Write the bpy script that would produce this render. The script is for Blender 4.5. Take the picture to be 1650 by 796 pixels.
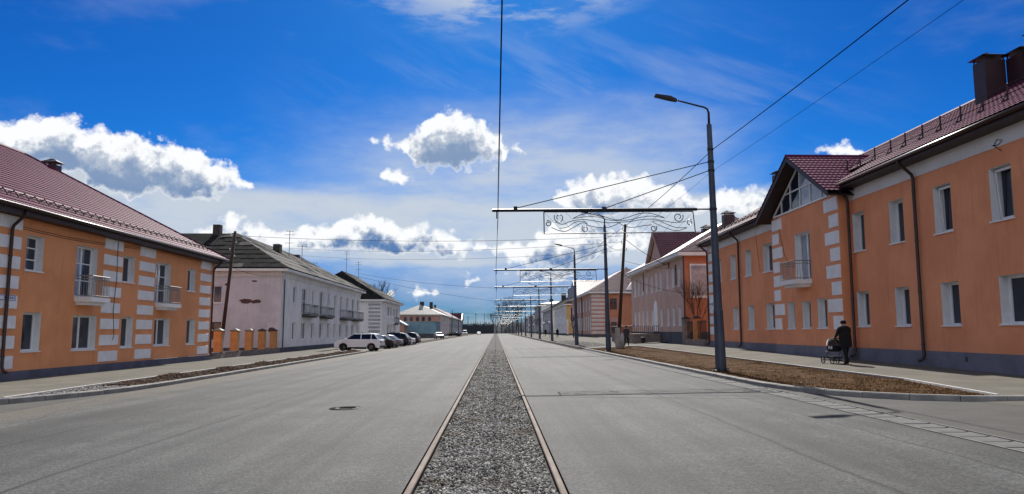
import bpy, bmesh, math, random
import numpy as np
from mathutils import Vector, Matrix
random.seed(7); rng = np.random.default_rng(7)
R = math.radians
scene = bpy.context.scene
COL = scene.collection
for _o in list(bpy.data.objects): bpy.data.objects.remove(_o)

# ------------------------------------------------------------------ camera
cd = bpy.data.cameras.new('camera'); cam = bpy.data.objects.new('camera', cd); COL.objects.link(cam)
cd.sensor_width = 36.0; cd.lens = 36.0 * 1180 / 1650; cd.clip_start = 0.05; cd.clip_end = 6000
cam.location = (0.1, 0, 1.64); cam.rotation_euler = (R(90 + 6.527), 0, R(-1.255))
scene.camera = cam

# ------------------------------------------------------------------ exposure and light
scene.view_settings.view_transform = 'Standard'; scene.view_settings.look = 'None'
scene.view_settings.exposure = 0.75; scene.view_settings.gamma = 1.0
scene.view_settings.use_curve_mapping = False
scene.render.engine = 'CYCLES'; scene.cycles.use_denoising = True; scene.cycles.denoiser = 'OPENIMAGEDENOISE'; scene.cycles.denoising_prefilter = 'ACCURATE'; scene.cycles.adaptive_threshold = .006
scene.cycles.max_bounces = 6; scene.cycles.diffuse_bounces = 3; scene.cycles.glossy_bounces = 3
SUN_AZ, SUN_EL = R(0.6), R(38.6)                     # azimuth from +Y (up the street) towards +X
sd = Vector((math.sin(SUN_AZ)*math.cos(SUN_EL), math.cos(SUN_AZ)*math.cos(SUN_EL), math.sin(SUN_EL)))
sl = bpy.data.lights.new('sun', 'SUN'); sl.energy = 4.3; sl.angle = R(0.5); sl.color = (1.0, 0.95, 0.87)
sun = bpy.data.objects.new('sun', sl); COL.objects.link(sun)
sun.rotation_euler = (-sd).to_track_quat('-Z', 'Y').to_euler(); sun.location = (0, 0, 60)

# ------------------------------------------------------------------ sky: Nishita with procedural cumulus and high veil
CLOUD_BANKS = [   # (azimuth from the street axis, elevation of the tops, elevation of the bases), radians
    [(-0.632,0.2142,0.1828),(-0.610,0.2332,0.1817),(-0.599,0.2364,0.1831),(-0.582,0.2420,0.1839),(-0.564,0.2393,0.1847),(-0.542,0.2545,0.1815),(-0.520,0.2528,0.1767),(-0.500,0.2412,0.1691),(-0.480,0.2321,0.1628),(-0.463,0.2393,0.1612),(-0.443,0.2373,0.1614),(-0.418,0.2303,0.1602),(-0.389,0.2247,0.1653),(-0.363,0.2124,0.1718),(-0.340,0.2001,0.1764),(-0.323,0.1886,0.1823),(-0.310,0.1783,0.1943),(-0.204,0.2247,0.2734),(-0.179,0.2455,0.2537),(-0.171,0.2573,0.2451),(-0.150,0.2632,0.2419),(-0.124,0.2609,0.2362),(-0.113,0.2736,0.2184),(-0.095,0.2906,0.2122),(-0.069,0.2995,0.2152),(-0.047,0.2976,0.2181),(-0.030,0.2995,0.2217),(-0.013,0.2940,0.2235),(0.000,0.2718,0.2236),(0.011,0.2487,0.2286),(0.018,0.2470,0.2503),(0.023,0.2537,0.2404),(0.035,0.2503,0.2387),(0.042,0.2403,0.2436),(0.069,0.1713,0.2133),(0.080,0.1847,0.1796),(0.091,0.1980,0.1652),(0.108,0.2070,0.1608),(0.129,0.2132,0.1587),(0.150,0.2077,0.1584),(0.171,0.2096,0.1596),(0.196,0.2121,0.1606),(0.226,0.2109,0.1597),(0.246,0.2002,0.1574),(0.266,0.1911,0.1550),(0.286,0.1884,0.1518),(0.306,0.1890,0.1485),(0.326,0.1823,0.1460),(0.345,0.1844,0.1467),(0.364,0.1713,0.1482),(0.383,0.1487,0.1566),(0.412,0.2214,0.2291),(0.423,0.2273,0.2204),(0.441,0.2325,0.2187),(0.456,0.2325,0.2173),(0.473,0.2246,0.2156),(0.485,0.2128,0.2173),(0.511,0.1893,0.2338),(0.681,0.1700,0.2100)],
    [(-0.625,0.0762,0.1235),(-0.407,0.1022,0.1330),(-0.389,0.1201,0.1216),(-0.378,0.1308,0.1066),(-0.353,0.1400,0.1029),(-0.326,0.1390,0.1024),(-0.296,0.1340,0.1018),(-0.276,0.1316,0.1041),(-0.257,0.1430,0.1063),(-0.233,0.1422,0.1070),(-0.209,0.1489,0.1076),(-0.185,0.1530,0.1065),(-0.164,0.1561,0.1053),(-0.143,0.1491,0.1049),(-0.126,0.1361,0.1043),(-0.101,0.1450,0.1030),(-0.080,0.1411,0.1032),(-0.059,0.1321,0.1034),(-0.038,0.1230,0.1036),(-0.016,0.1274,0.1037),(-0.002,0.1190,0.1054),(0.018,0.1241,0.0953),(0.052,0.1325,0.0868),(0.086,0.1407,0.0824),(0.120,0.1454,0.0864),(0.153,0.1432,0.0945),(0.187,0.1391,0.1065),(0.220,0.1316,0.1100),(0.244,0.1177,0.1161),(0.269,0.0924,0.1417),(0.674,0.0759,0.1163)],
    [(-0.630,0.1438,0.1908),(-0.178,0.1847,0.2259),(-0.160,0.2052,0.2069),(-0.149,0.2155,0.1981),(-0.132,0.2186,0.1962),(-0.107,0.2135,0.1994),(-0.092,0.2022,0.2072),(-0.060,0.1961,0.2296),(0.679,0.1566,0.1834)],
    [(-0.622,0.0222,0.0694),(-0.166,0.0355,0.0686),(-0.152,0.0530,0.0464),(-0.129,0.0599,0.0440),(-0.109,0.0617,0.0433),(-0.084,0.0527,0.0443),(-0.072,0.0443,0.0494),(-0.054,0.0528,0.0865),(-0.047,0.0672,0.0663),(-0.029,0.0749,0.0647),(-0.013,0.0656,0.0698),(0.001,0.0614,0.0868),(0.018,0.0783,0.0749),(0.052,0.0893,0.0656),(0.086,0.0866,0.0680),(0.128,0.0762,0.0745),(0.161,0.0525,0.0943),(0.672,0.0422,0.0759)],
    ]
w = bpy.data.worlds.new('World'); scene.world = w; w.use_nodes = True
w.cycles.sampling_method = 'MANUAL'; w.cycles.sample_map_resolution = 512

class NT:
    """small helper that writes node trees"""
    def __init__(s, tree): s.t = tree
    def n(s, typ, **kw):
        nd = s.t.nodes.new(typ)
        for k, v in kw.items(): setattr(nd, k, v)
        return nd
    def put(s, sock, v):
        if isinstance(v, bpy.types.NodeSocket): s.t.links.new(v, sock)
        elif v is not None: sock.default_value = v
    def m(s, op, a, b=None, c=None, clamp=False):
        nd = s.n('ShaderNodeMath', operation=op, use_clamp=clamp)
        for i, v in enumerate((a, b, c)): s.put(nd.inputs[i], v)
        return nd.outputs[0]
    def v(s, op, a, b=None, c=None):
        nd = s.n('ShaderNodeVectorMath', operation=op)
        for i, x in enumerate((a, b, c)):
            if x is not None: s.put(nd.inputs[i], x)
        return nd.outputs['Value'] if op in ('LENGTH', 'DOT_PRODUCT', 'DISTANCE') else nd.outputs[0]
    def noise(s, vec, scale, detail=4, rough=.55, dist=0.0):
        nd = s.n('ShaderNodeTexNoise'); s.put(nd.inputs['Vector'], vec)
        nd.inputs['Scale'].default_value = scale; nd.inputs['Detail'].default_value = detail
        nd.inputs['Roughness'].default_value = rough; nd.inputs['Distortion'].default_value = dist
        return nd.outputs[0]
    def ramp(s, f, lo, hi, a=0.0, b=1.0):
        nd = s.n('ShaderNodeMapRange', interpolation_type='SMOOTHSTEP', clamp=True)
        for i, x in enumerate((f, lo, hi, a, b)): s.put(nd.inputs[i], x)
        return nd.outputs[0]
    def mix(s, f, a, b):
        nd = s.n('ShaderNodeMix', data_type='RGBA')
        s.put(nd.inputs[0], f); s.put(nd.inputs[6], a); s.put(nd.inputs[7], b)
        return nd.outputs[2]

g = bpy.data.node_groups.new('cloud_density', 'ShaderNodeTree')
g.interface.new_socket('Direction', in_out='INPUT', socket_type='NodeSocketVector')
g.interface.new_socket('Density', in_out='OUTPUT', socket_type='NodeSocketFloat')
G = NT(g); gi = G.n('NodeGroupInput'); go = G.n('NodeGroupOutput')
dirv = G.v('NORMALIZE', gi.outputs[0]); sx = G.n('ShaderNodeSeparateXYZ'); G.put(sx.inputs[0], dirv)
az = G.m('ARCTAN2', sx.outputs[0], sx.outputs[1]); el = G.m('ARCSINE', sx.outputs[2])
cb = G.n('ShaderNodeCombineXYZ'); G.put(cb.inputs[0], az); G.put(cb.inputs[1], el); P = cb.outputs[0]
wob = G.n('ShaderNodeTexNoise'); G.put(wob.inputs['Vector'], dirv); wob.inputs['Scale'].default_value = 26; wob.inputs['Detail'].default_value = 2
woff = G.v('MULTIPLY', G.v('SUBTRACT', wob.outputs['Color'], (.5,.5,.5)), (.035,.020,0)); wo2 = G.n('ShaderNodeSeparateXYZ'); G.put(wo2.inputs[0], woff)
az2 = G.m('ADD', az, wo2.outputs[0]); el2 = G.m('ADD', el, wo2.outputs[1])
t01 = G.m('MULTIPLY_ADD', az2, 1/1.5, .5)
def curve(pts):
    nd = G.n('ShaderNodeFloatCurve'); c = nd.mapping.curves[0]
    pts = [(min(max(a/1.5 + .5, 0.0), 1.0), e*2) for a, e in pts]
    while len(c.points) < len(pts): c.points.new(.5, .5)
    for p, (x, y) in zip(c.points, pts): p.location = (x, y); p.handle_type = 'VECTOR'
    nd.mapping.update(); G.put(nd.inputs['Value'], t01); return G.m('MULTIPLY', nd.outputs[0], .5)
best = None
for bank in CLOUD_BANKS:
    top = curve([(a, t) for a, t, b in bank]); bot = curve([(a, b) for a, t, b in bank])
    l = G.m('MULTIPLY', G.m('MINIMUM', G.m('SUBTRACT', top, el2), G.m('MULTIPLY', G.m('SUBTRACT', el2, bot), 1.2)), 1/.024)
    best = l if best is None else G.m('MAXIMUM', best, l)
blob = best
# the same kind of sky outside the view: cumulus fields driven by noise alone
fld = G.noise(G.v('MULTIPLY', dirv, (1, 1, 1.9)), 3.2, 5, .55)
out_az = G.ramp(G.m('ABSOLUTE', az), .66, .80); out_el = G.ramp(el, .46, .60)
outm = G.m('MAXIMUM', out_az, out_el)
fld = G.m('MULTIPLY', G.m('SUBTRACT', fld, .485), 7.0)
fld = G.m('ADD', fld, G.m('MULTIPLY', G.m('SUBTRACT', outm, 1.0), 6.0))
dens = G.m('MAXIMUM', G.m('MAXIMUM', blob, fld), -2.5)
n1 = G.m('SUBTRACT', G.noise(dirv, 30, 7, .62), .5)
vo = G.n('ShaderNodeTexVoronoi', feature='F1'); G.put(vo.inputs['Vector'], G.v('ADD', dirv, G.v('MULTIPLY', wob.outputs['Color'], (.012,.012,.012))))
vo.inputs['Scale'].default_value = 62
n2 = G.m('SUBTRACT', .45, vo.outputs['Distance'])
dens = G.m('ADD', dens, G.m('ADD', G.m('MULTIPLY', n1, 2.6), G.m('MULTIPLY', n2, .6)))
G.put(go.inputs[0], dens)

nt = NT(w.node_tree); w.node_tree.nodes.clear()
tc = nt.n('ShaderNodeTexCoord').outputs['Generated']
sky = nt.n('ShaderNodeTexSky', sky_type='NISHITA'); sky.sun_disc = False
sky.sun_elevation = SUN_EL; sky.sun_rotation = SUN_AZ; sky.altitude = 200
sky.air_density = 1.0; sky.dust_density = 0.35; sky.ozone_density = 2.5
sep = nt.n('ShaderNodeSeparateXYZ'); nt.put(sep.inputs[0], tc)
waz = nt.m('ARCTAN2', sep.outputs[0], sep.outputs[1]); wel = nt.m('ARCSINE', sep.outputs[2])
hs = nt.n('ShaderNodeHueSaturation'); hs.inputs['Saturation'].default_value = 1.35; hs.inputs['Value'].default_value = 1.0
nt.put(hs.inputs['Color'], sky.outputs[0])
gm = nt.n('ShaderNodeGamma'); gm.inputs[1].default_value = 1.18; nt.put(gm.inputs[0], hs.outputs[0])
blue = nt.v('MULTIPLY', gm.outputs[0], (0.040, 0.195, 0.345))
def cloud(dz):
    nd = nt.n('ShaderNodeGroup'); nd.node_tree = g
    nt.put(nd.inputs[0], nt.v('ADD', tc, (0, 0, dz))); return nd.outputs[0]
d0, d1 = cloud(0.0), cloud(0.022)
# high thin veil: milky towards the horizon and in a broad patch over the street, wisps near the sun
vn = nt.noise(nt.v('MULTIPLY', tc, (2.2, 2.2, 6.0)), 1.6, 5, .6)
vf = nt.noise(nt.v('MULTIPLY', nt.v('ADD', tc, nt.v('MULTIPLY', tc, (0, 0, .6))), (3.0, 3.0, 7.0)), 3.0, 5, .6)
cbn = nt.n('ShaderNodeCombineXYZ'); nt.put(cbn.inputs[0], waz); nt.put(cbn.inputs[1], wel)
def disc(c, r): return nt.v('LENGTH', nt.v('MULTIPLY', nt.v('SUBTRACT', cbn.outputs[0], (*c, 0)), (1/r[0], 1/r[1], 0)))
wob = nt.m('SUBTRACT', vn, .5)
elw = nt.m('ADD', wel, nt.m('MULTIPLY', wob, .075))
patch = nt.m('MULTIPLY', nt.ramp(nt.m('ADD', disc((.02, .17), (.40, .17)), nt.m('MULTIPLY', wob, .8)), 1.12, .35), nt.ramp(vf, .30, .66, .50, .86))
topw = nt.m('MULTIPLY', nt.ramp(disc((.0, .48), (.26, .10)), 1.1, .2), nt.ramp(vf, .42, .62))
band = nt.m('MULTIPLY', nt.m('MULTIPLY', nt.ramp(elw, .074, .098), nt.ramp(elw, .205, .172)), nt.ramp(vf, .26, .60, .72, .97))     # stratus sheet above the roofs
cir = nt.m('MULTIPLY', nt.ramp(vn, .54, .80), .16)
rot = nt.n('ShaderNodeVectorRotate', rotation_type='Z_AXIS'); nt.put(rot.inputs['Vector'], cbn.outputs[0]); rot.inputs['Angle'].default_value = .42
wn_ = nt.noise(nt.v('MULTIPLY', nt.v('ADD', rot.outputs[0], nt.v('MULTIPLY', nt.v('SUBTRACT', tc, (0, 1, 0)), (0, .05, .12))), (3.2, 19.0, 1.0)), 1.0, 5, .6)
wisp = nt.m('MULTIPLY', nt.m('MULTIPLY', nt.ramp(wn_, .44, .72), nt.ramp(disc((.10, .25), (.46, .20)), 1.1, .25)), .30)
patch = nt.m('MAXIMUM', patch, wisp)
veil = nt.m('MAXIMUM', nt.m('MAXIMUM', patch, topw), nt.m('MAXIMUM', band, cir))
veil = nt.m('MAXIMUM', veil, nt.m('MULTIPLY', nt.ramp(wel, .05, .008), nt.ramp(vf, .35, .6, .30, .60)))
tint = nt.mix(nt.ramp(wel, .045, .16), (.38, .43, .74, 1), (1, 1, 1, 1))
blue = nt.v('MULTIPLY', blue, tint)
col = nt.mix(veil, blue, (3.45, 3.85, 4.35, 1))
alpha = nt.ramp(d0, -.06, .40)
nb = nt.m('SUBTRACT', nt.noise(tc, 44, 6, .65), .5)
nc = nt.m('SUBTRACT', nt.noise(tc, 17, 5, .6), .5)
toward = nt.ramp(nt.v('DOT_PRODUCT', tc, tuple(sd)), -.3, .6)      # backlit clouds show dark bodies, front-lit ones stay white
thick = nt.m('MULTIPLY', nt.ramp(nt.m('ADD', nt.m('ADD', d1, nt.m('MULTIPLY', nb, 3.2)), nt.m('MULTIPLY', nc, 2.2)), -.5, 1.5), nt.ramp(d0, -.10, .6))
thick = nt.m('MULTIPLY', thick, nt.m('MULTIPLY_ADD', toward, .8, .2))
br = nt.mix(toward, (9.5, 9.4, 9.3, 1), (5.8, 5.9, 6.0, 1))
cc = nt.mix(nt.ramp(thick, .05, .55), br, (2.9, 3.3, 3.95, 1))
cc = nt.mix(nt.ramp(nt.m('ADD', thick, nt.m('MULTIPLY', nc, .7)), .40, 1.05), cc, nt.mix(nt.ramp(wel, .135, .19), (.62, 1.3, 2.75, 1), (1.35, 1.95, 3.05, 1)))
col = nt.mix(alpha, col, cc)
bg = nt.n('ShaderNodeBackground'); nt.put(bg.inputs[0], col); bg.inputs[1].default_value = 0.1
wo = nt.n('ShaderNodeOutputWorld'); nt.put(wo.inputs[0], bg.outputs[0])

# ------------------------------------------------------------------ materials
MATS = {}
def M(name, c1, c2=None, scale=2.0, rough=.85, bump=0.0, bscale=60.0, metal=0.0, spec=.4, fine=.12, stretch=None, seams=None, contrast=(.35,.65), streak=0.0, rough2=None):
    """procedural surface: broad patches between c1 and c2, fine speckle, optional streaks, relief and joints"""
    m = bpy.data.materials.new(name); m.use_nodes = True
    T = NT(m.node_tree); b = m.node_tree.nodes['Principled BSDF']
    co = T.n('ShaderNodeTexCoord').outputs['Object']
    c4 = lambda c: (c[0], c[1], c[2], 1)
    if c2 is None: c2 = tuple(x*.82 for x in c1)
    vec = T.v('MULTIPLY', co, stretch) if stretch else co
    f = T.ramp(T.noise(vec, scale, 5, .6), contrast[0], contrast[1])
    col = T.mix(f, c4(c1), c4(c2))
    if streak:
        s = T.noise(T.v('MULTIPLY', co, (3.0, 3.0, .25)), 2.2, 4, .6)
        col = T.mix(T.m('MULTIPLY', T.ramp(s, .52, .75), streak), col, c4(tuple(x*.45 for x in c1)))
    if fine:
        fn = T.noise(co, bscale, 2, .6)
        col = T.v('MULTIPLY', col, T.m('ADD', T.m('MULTIPLY', T.m('SUBTRACT', fn, .5), fine*4), 1.0))
    if seams:
        col = seams(T, co, col)
    T.put(b.inputs['Base Color'], col)
    b.inputs['Roughness'].default_value = rough; b.inputs['Metallic'].default_value = metal
    b.inputs['Specular IOR Level'].default_value = spec
    if rough2 is not None: T.put(b.inputs['Roughness'], T.ramp(f, 0, 1, rough, rough2))
    if bump:
        bn = T.n('ShaderNodeBump'); bn.inputs['Strength'].default_value = 1.0; bn.inputs['Distance'].default_value = bump
        T.put(bn.inputs['Height'], T.noise(co, bscale*.6, 3, .6)); T.put(b.inputs['Normal'], bn.outputs[0])
    MATS[name] = m; return m

def asphalt_seams(T, co, col):
    s = T.n('ShaderNodeSeparateXYZ'); T.put(s.inputs[0], co)
    wob = T.m('MULTIPLY', T.m('SUBTRACT', T.noise(co, .35, 4, .6), .5), .35)
    x = T.m('ADD', s.outputs[0], wob)
    gate = T.ramp(T.noise(co, .5, 2), .30, .42, .25, 1.0)
    for xs, wd in ((-5.3, .030), (-7.7, .024), (4.15, .028), (5.95, .018)):
        d = T.m('ABSOLUTE', T.m('SUBTRACT', x, xs))
        col = T.mix(T.m('MULTIPLY', T.m('MULTIPLY', T.ramp(d, wd*2.2, wd*.5), gate), .85), col, (.016, .016, .015, 1))
    # long tyre-worn lanes and transverse patch joints
    ln = T.noise(T.v('MULTIPLY', co, (1.1, .018, 0)), 1.3, 5, .62)
    col = T.v('MULTIPLY', col, T.ramp(ln, .34, .68, .78, 1.36))
    pv = T.n('ShaderNodeTexVoronoi', feature='F1'); T.put(pv.inputs['Vector'], T.v('ADD', T.v('MULTIPLY', co, (.55, .10, 0)), T.v('MULTIPLY', T.noise(co, .6, 2), (.12,.12,0)))); pv.inputs['Scale'].default_value = .8
    pw = T.n('ShaderNodeSeparateColor'); T.put(pw.inputs[0], pv.outputs['Color'])
    col = T.v('MULTIPLY', col, T.ramp(pw.outputs[0], 0, 1, .90, 1.12))
    ed = T.ramp(T.m('ADD', s.outputs[0], T.m('MULTIPLY', T.m('SUBTRACT', T.noise(co, .8, 4), .5), 2.5)), -9.0, -11.2); col = T.mix(T.m('MULTIPLY', ed, .5), col, (.13, .105, .075, 1))
    cr = T.n('ShaderNodeTexVoronoi', feature='DISTANCE_TO_EDGE'); T.put(cr.inputs['Vector'], T.v('ADD', T.v('MULTIPLY', co, (1, .45, 1)), T.v('MULTIPLY', T.noise(co, 1.5, 3), (.5,.5,0)))); cr.inputs['Scale'].default_value = .22
    col = T.mix(T.m('MULTIPLY', T.m('MULTIPLY', T.ramp(cr.outputs['Distance'], .009, .002), T.ramp(T.noise(co, .17, 2), .44, .52)), .7), col, (.04, .038, .036, 1))
    g1 = T.noise(co, 26.0, 4, .75); col = T.v('MULTIPLY', col, T.ramp(g1, .30, .70, .40, 1.60)); g2 = T.noise(co, 11.0, 3, .7); col = T.v('MULTIPLY', col, T.ramp(g2, .30, .70, .84, 1.16))
    oil = T.noise(T.v('MULTIPLY', co, (.8, .3, 1)), .9, 6, .7)
    return T.mix(T.ramp(oil, .58, .74, 0, .35), col, T.v('MULTIPLY', col, (.62, .62, .63)))

M('asphalt', (.0535,.0545,.0535), (.0385,.0395,.0392), .5, .80, .012, 75, spec=.20, fine=.55, seams=asphalt_seams)
M('asphalt_side', (.058,.056,.050), (.040,.039,.037), .6, .85, .015, 60, spec=.3, fine=.40)
M('sidewalk', (.140,.131,.110), (.110,.103,.088), .7, .9, .008, 60, spec=.08, fine=.22)
M('earth', (.10,.085,.065), (.07,.06,.05), .3, .95)
M('soil_brown', (.092,.046,.018), (.056,.029,.012), 1.6, 1.0, .05, 22, spec=.08, fine=.35)
M('soil_dark', (.060,.036,.024), (.035,.022,.016), 1.8, 1.0, .05, 20, spec=.08, fine=.4)
M('rubble_grey', (.20,.19,.17), (.10,.09,.08), 3.0, 1.0, .05, 20, spec=.08, fine=.4)
M('kerb_concrete', (.27,.262,.245), (.19,.185,.175), 2.5, .9, .004, 60, fine=.15)
M('gutter_concrete', (.105,.104,.100), (.075,.075,.073), 3.0, .9, .004, 60, fine=.2)
M('edge_white', (.55,.54,.52), (.42,.41,.39), 2.5, .9)
M('ballast_bed', (.090,.085,.075), (.045,.043,.040), 5.0, 1.0, .06, 24, fine=.5)
M('ballast_far', (.088,.084,.076), (.050,.048,.044), 4.0, 1.0, .05, 20, fine=.6)
M('rail_rust', (.13,.080,.055), (.075,.048,.036), 6.0, .7, .004, 80, metal=.2)
M('rail_top', (.185,.15,.125), (.12,.088,.068), 5.0, .75, metal=.0, spec=.12, stretch=(1,.3,1), fine=.2)
M('orange_left', (.79,.335,.147), (.685,.280,.120), .55, .92, .012, 45, fine=.055, streak=.26)
M('orange_right', (.81,.332,.163), (.715,.280,.134), .55, .92, .012, 45, fine=.055, streak=.26)
M('quoin_white', (.82,.82,.82), (.74,.74,.74), 2.0, .9, .004, 60, fine=.07, streak=.08)
M('frieze_white', (.74,.73,.72), (.66,.65,.64), .8, .9, .004, 60, fine=.06, streak=.15)
M('reveal_white', (.82,.82,.82), (.74,.74,.74), 2.0, .9, fine=.05, streak=.12)
M('plinth_blue', (.180,.180,.222), (.140,.140,.172), 1.2, .9, .008, 45, fine=.15, streak=.2)
M('plinth_navy', (.13,.13,.175), (.095,.095,.13), 1.2, .9, .008, 45, fine=.15, streak=.2)
M('soffit_brown', (.040,.022,.020), (.028,.016,.015), 2.0, .55, fine=.06)
M('gutter_brown', (.045,.022,.020), None, 2.0, .35, fine=.04)
M('roof_maroon', (.120,.020,.062), (.088,.014,.044), .9, .62, spec=.08, fine=.10)
M('roof_maroon_dull', (.150,.062,.070), (.115,.046,.052), .9, .5, spec=.2, fine=.12)
M('roof_maroon_far', (.105,.034,.046), (.08,.027,.036), .9, .45, .03, 6, fine=.15)
M('roof_grey_tin', (.30,.295,.28), (.22,.215,.20), .6, .5, .02, 8, fine=.1, streak=.3)
M('slate', (.026,.026,.027), (.013,.013,.014), 1.4, .9, .01, 30, spec=.04, fine=.25)
M('slate_pale', (.105,.100,.094), (.055,.052,.049), 1.4, .9, .01, 30, spec=.10, fine=.25)
M('chimney_maroon', (.036,.012,.016), (.026,.009,.012), 2.0, .5)
M('chimney_brick', (.065,.055,.050), (.030,.027,.026), 4.0, .95, .02, 30, fine=.3)
M('frame_white', (.80,.80,.80), (.74,.74,.74), 3.0, .4, fine=.02)
M('frame_dark', (.10,.07,.055), (.06,.045,.04), 3.0, .6)
M('glass', (.016,.024,.045), (.010,.015,.030), .8, .06, spec=.6, fine=0)
M('glass_curtain', (.10,.12,.16), (.05,.062,.09), 3.0, .10, spec=.6, fine=0, stretch=(1,1,.15))
M('glass_pale', (.33,.37,.43), (.22,.25,.31), 2.0, .08, spec=.6, fine=0)
M('boarded', (.40,.385,.36), (.30,.285,.265), 2.0, .9)
M('plaster_white', (.74,.735,.72), (.64,.63,.615), .8, .95, .004, 18, fine=.05, streak=.25)
M('plaster_pink', (.62,.585,.61), (.52,.485,.505), .7, .95, .004, 18, fine=.05, streak=.30)
M('plaster_peach', (.60,.41,.335), (.52,.35,.285), .7, .95, .004, 18, fine=.05, streak=.40)
M('plaster_rust', (.52,.21,.115), (.43,.175,.10), .6, .95, .015, 20, fine=.10, streak=.25)
M('plaster_rose', (.50,.285,.225), (.43,.245,.195), .7, .95, .015, 20, fine=.08, streak=.25)
M('plaster_yellow', (.62,.43,.17), (.55,.38,.15), .7, .95, fine=.06, streak=.15)
M('plaster_grey', (.36,.37,.39), (.28,.29,.31), .7, .95, .015, 20, fine=.08, streak=.3)
M('plaster_stripe', (.66,.55,.50), (.58,.48,.44), .9, .95, fine=.06, streak=.2)
M('paint_blue', (.20,.33,.39), (.155,.27,.33), .7, .85, fine=.10, streak=.3)
M('roof_blue', (.06,.18,.32), (.05,.15,.27), .7, .6)
M('brown_patch', (.115,.062,.052), (.08,.045,.04), 3.0, 1.0, .02, 20)
M('plinth_dark', (.105,.105,.115), (.07,.07,.08), 1.2, .95, .01, 30, fine=.2, streak=.2)
M('stone', (.26,.215,.185), (.17,.14,.125), 2.2, .95, .03, 14, fine=.2)
M('brick_orange', (.52,.26,.10), (.40,.19,.075), 3.0, .9, .008, 60, fine=.12)
M('steel_pole', (.060,.075,.105), (.040,.050,.075), 1.2, .45, metal=.3, fine=.15, streak=.25)
M('steel_dark', (.016,.017,.022), None, 2.0, .5, metal=.2)
M('ornament', (.045,.047,.052), None, 2.0, .4, metal=.5)
M('wire', (.010,.010,.012), None, 2.0, 1.0, fine=0, spec=.0)
M('wood_pole', (.050,.034,.026), (.030,.021,.017), 1.0, .95, .02, 12, stretch=(6,6,.5))
M('concrete', (.36,.35,.34), (.26,.25,.245), 2.5, .95, .01, 30)
M('iron', (.030,.028,.027), (.05,.045,.042), 8.0, .6, .004, 60, metal=.4)
M('cast_iron', (.028,.027,.026), (.018,.018,.018), 8.0, 1.0, .004, 60, spec=.03)
M('balcony_rail', (.30,.285,.275), None, 3.0, .6, metal=.3)
M('sign_white', (.75,.76,.78), None, 3.0, .5, fine=.02)
M('sign_blue', (.03,.08,.40), None, 3.0, .5, fine=0)
M('sign_dark', (.04,.045,.06), None, 3.0, .5, fine=0)
M('bark', (.045,.036,.030), (.028,.022,.019), 3.0, .95)
M('bark_hazed', (.060,.064,.072), (.036,.040,.048), 3.0, .95)  # distance haze put into the bark colour as a paler bluish grey
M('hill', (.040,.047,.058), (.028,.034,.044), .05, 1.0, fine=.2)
M('tyre', (.012,.012,.012), None, 3.0, .9)
M('rim', (.42,.43,.44), None, 3.0, .35, metal=.8)
M('car_white', (.78,.79,.80), (.76,.77,.78), 3.0, .22, spec=.6, fine=0)
M('car_silver', (.22,.225,.24), (.20,.205,.22), 3.0, .3, metal=.3, fine=0)
M('car_black', (.006,.006,.007), None, 3.0, .25, spec=.25, fine=0)
M('car_navy', (.009,.010,.015), None, 3.0, .25, spec=.3, fine=0)
M('car_trim', (.014,.014,.015), None, 3.0, .6)
M('car_glass', (.008,.010,.013), None, 3.0, .05, spec=.6, fine=0)
M('lamp_red', (.40,.02,.02), None, 3.0, .2, fine=0)
M('lamp_clear', (.70,.72,.74), None, 3.0, .12, fine=0)
M('cloth_black', (.010,.010,.011), (.007,.007,.008), 6.0, .95)
M('cloth_grey', (.05,.05,.055), None, 6.0, .95)
M('cloth_pale', (.45,.43,.41), None, 6.0, .95)
M('skin', (.50,.30,.22), None, 6.0, .6)
M('pram_pink', (.66,.40,.42), (.60,.36,.38), 6.0, .85)
M('pram_white', (.74,.74,.74), None, 6.0, .8)
M('snow', (.72,.74,.78), (.60,.62,.66), 6.0, .9, .01, 20)
M('hedge_dry', (.085,.070,.050), (.05,.042,.032), 6.0, 1.0)

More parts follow.
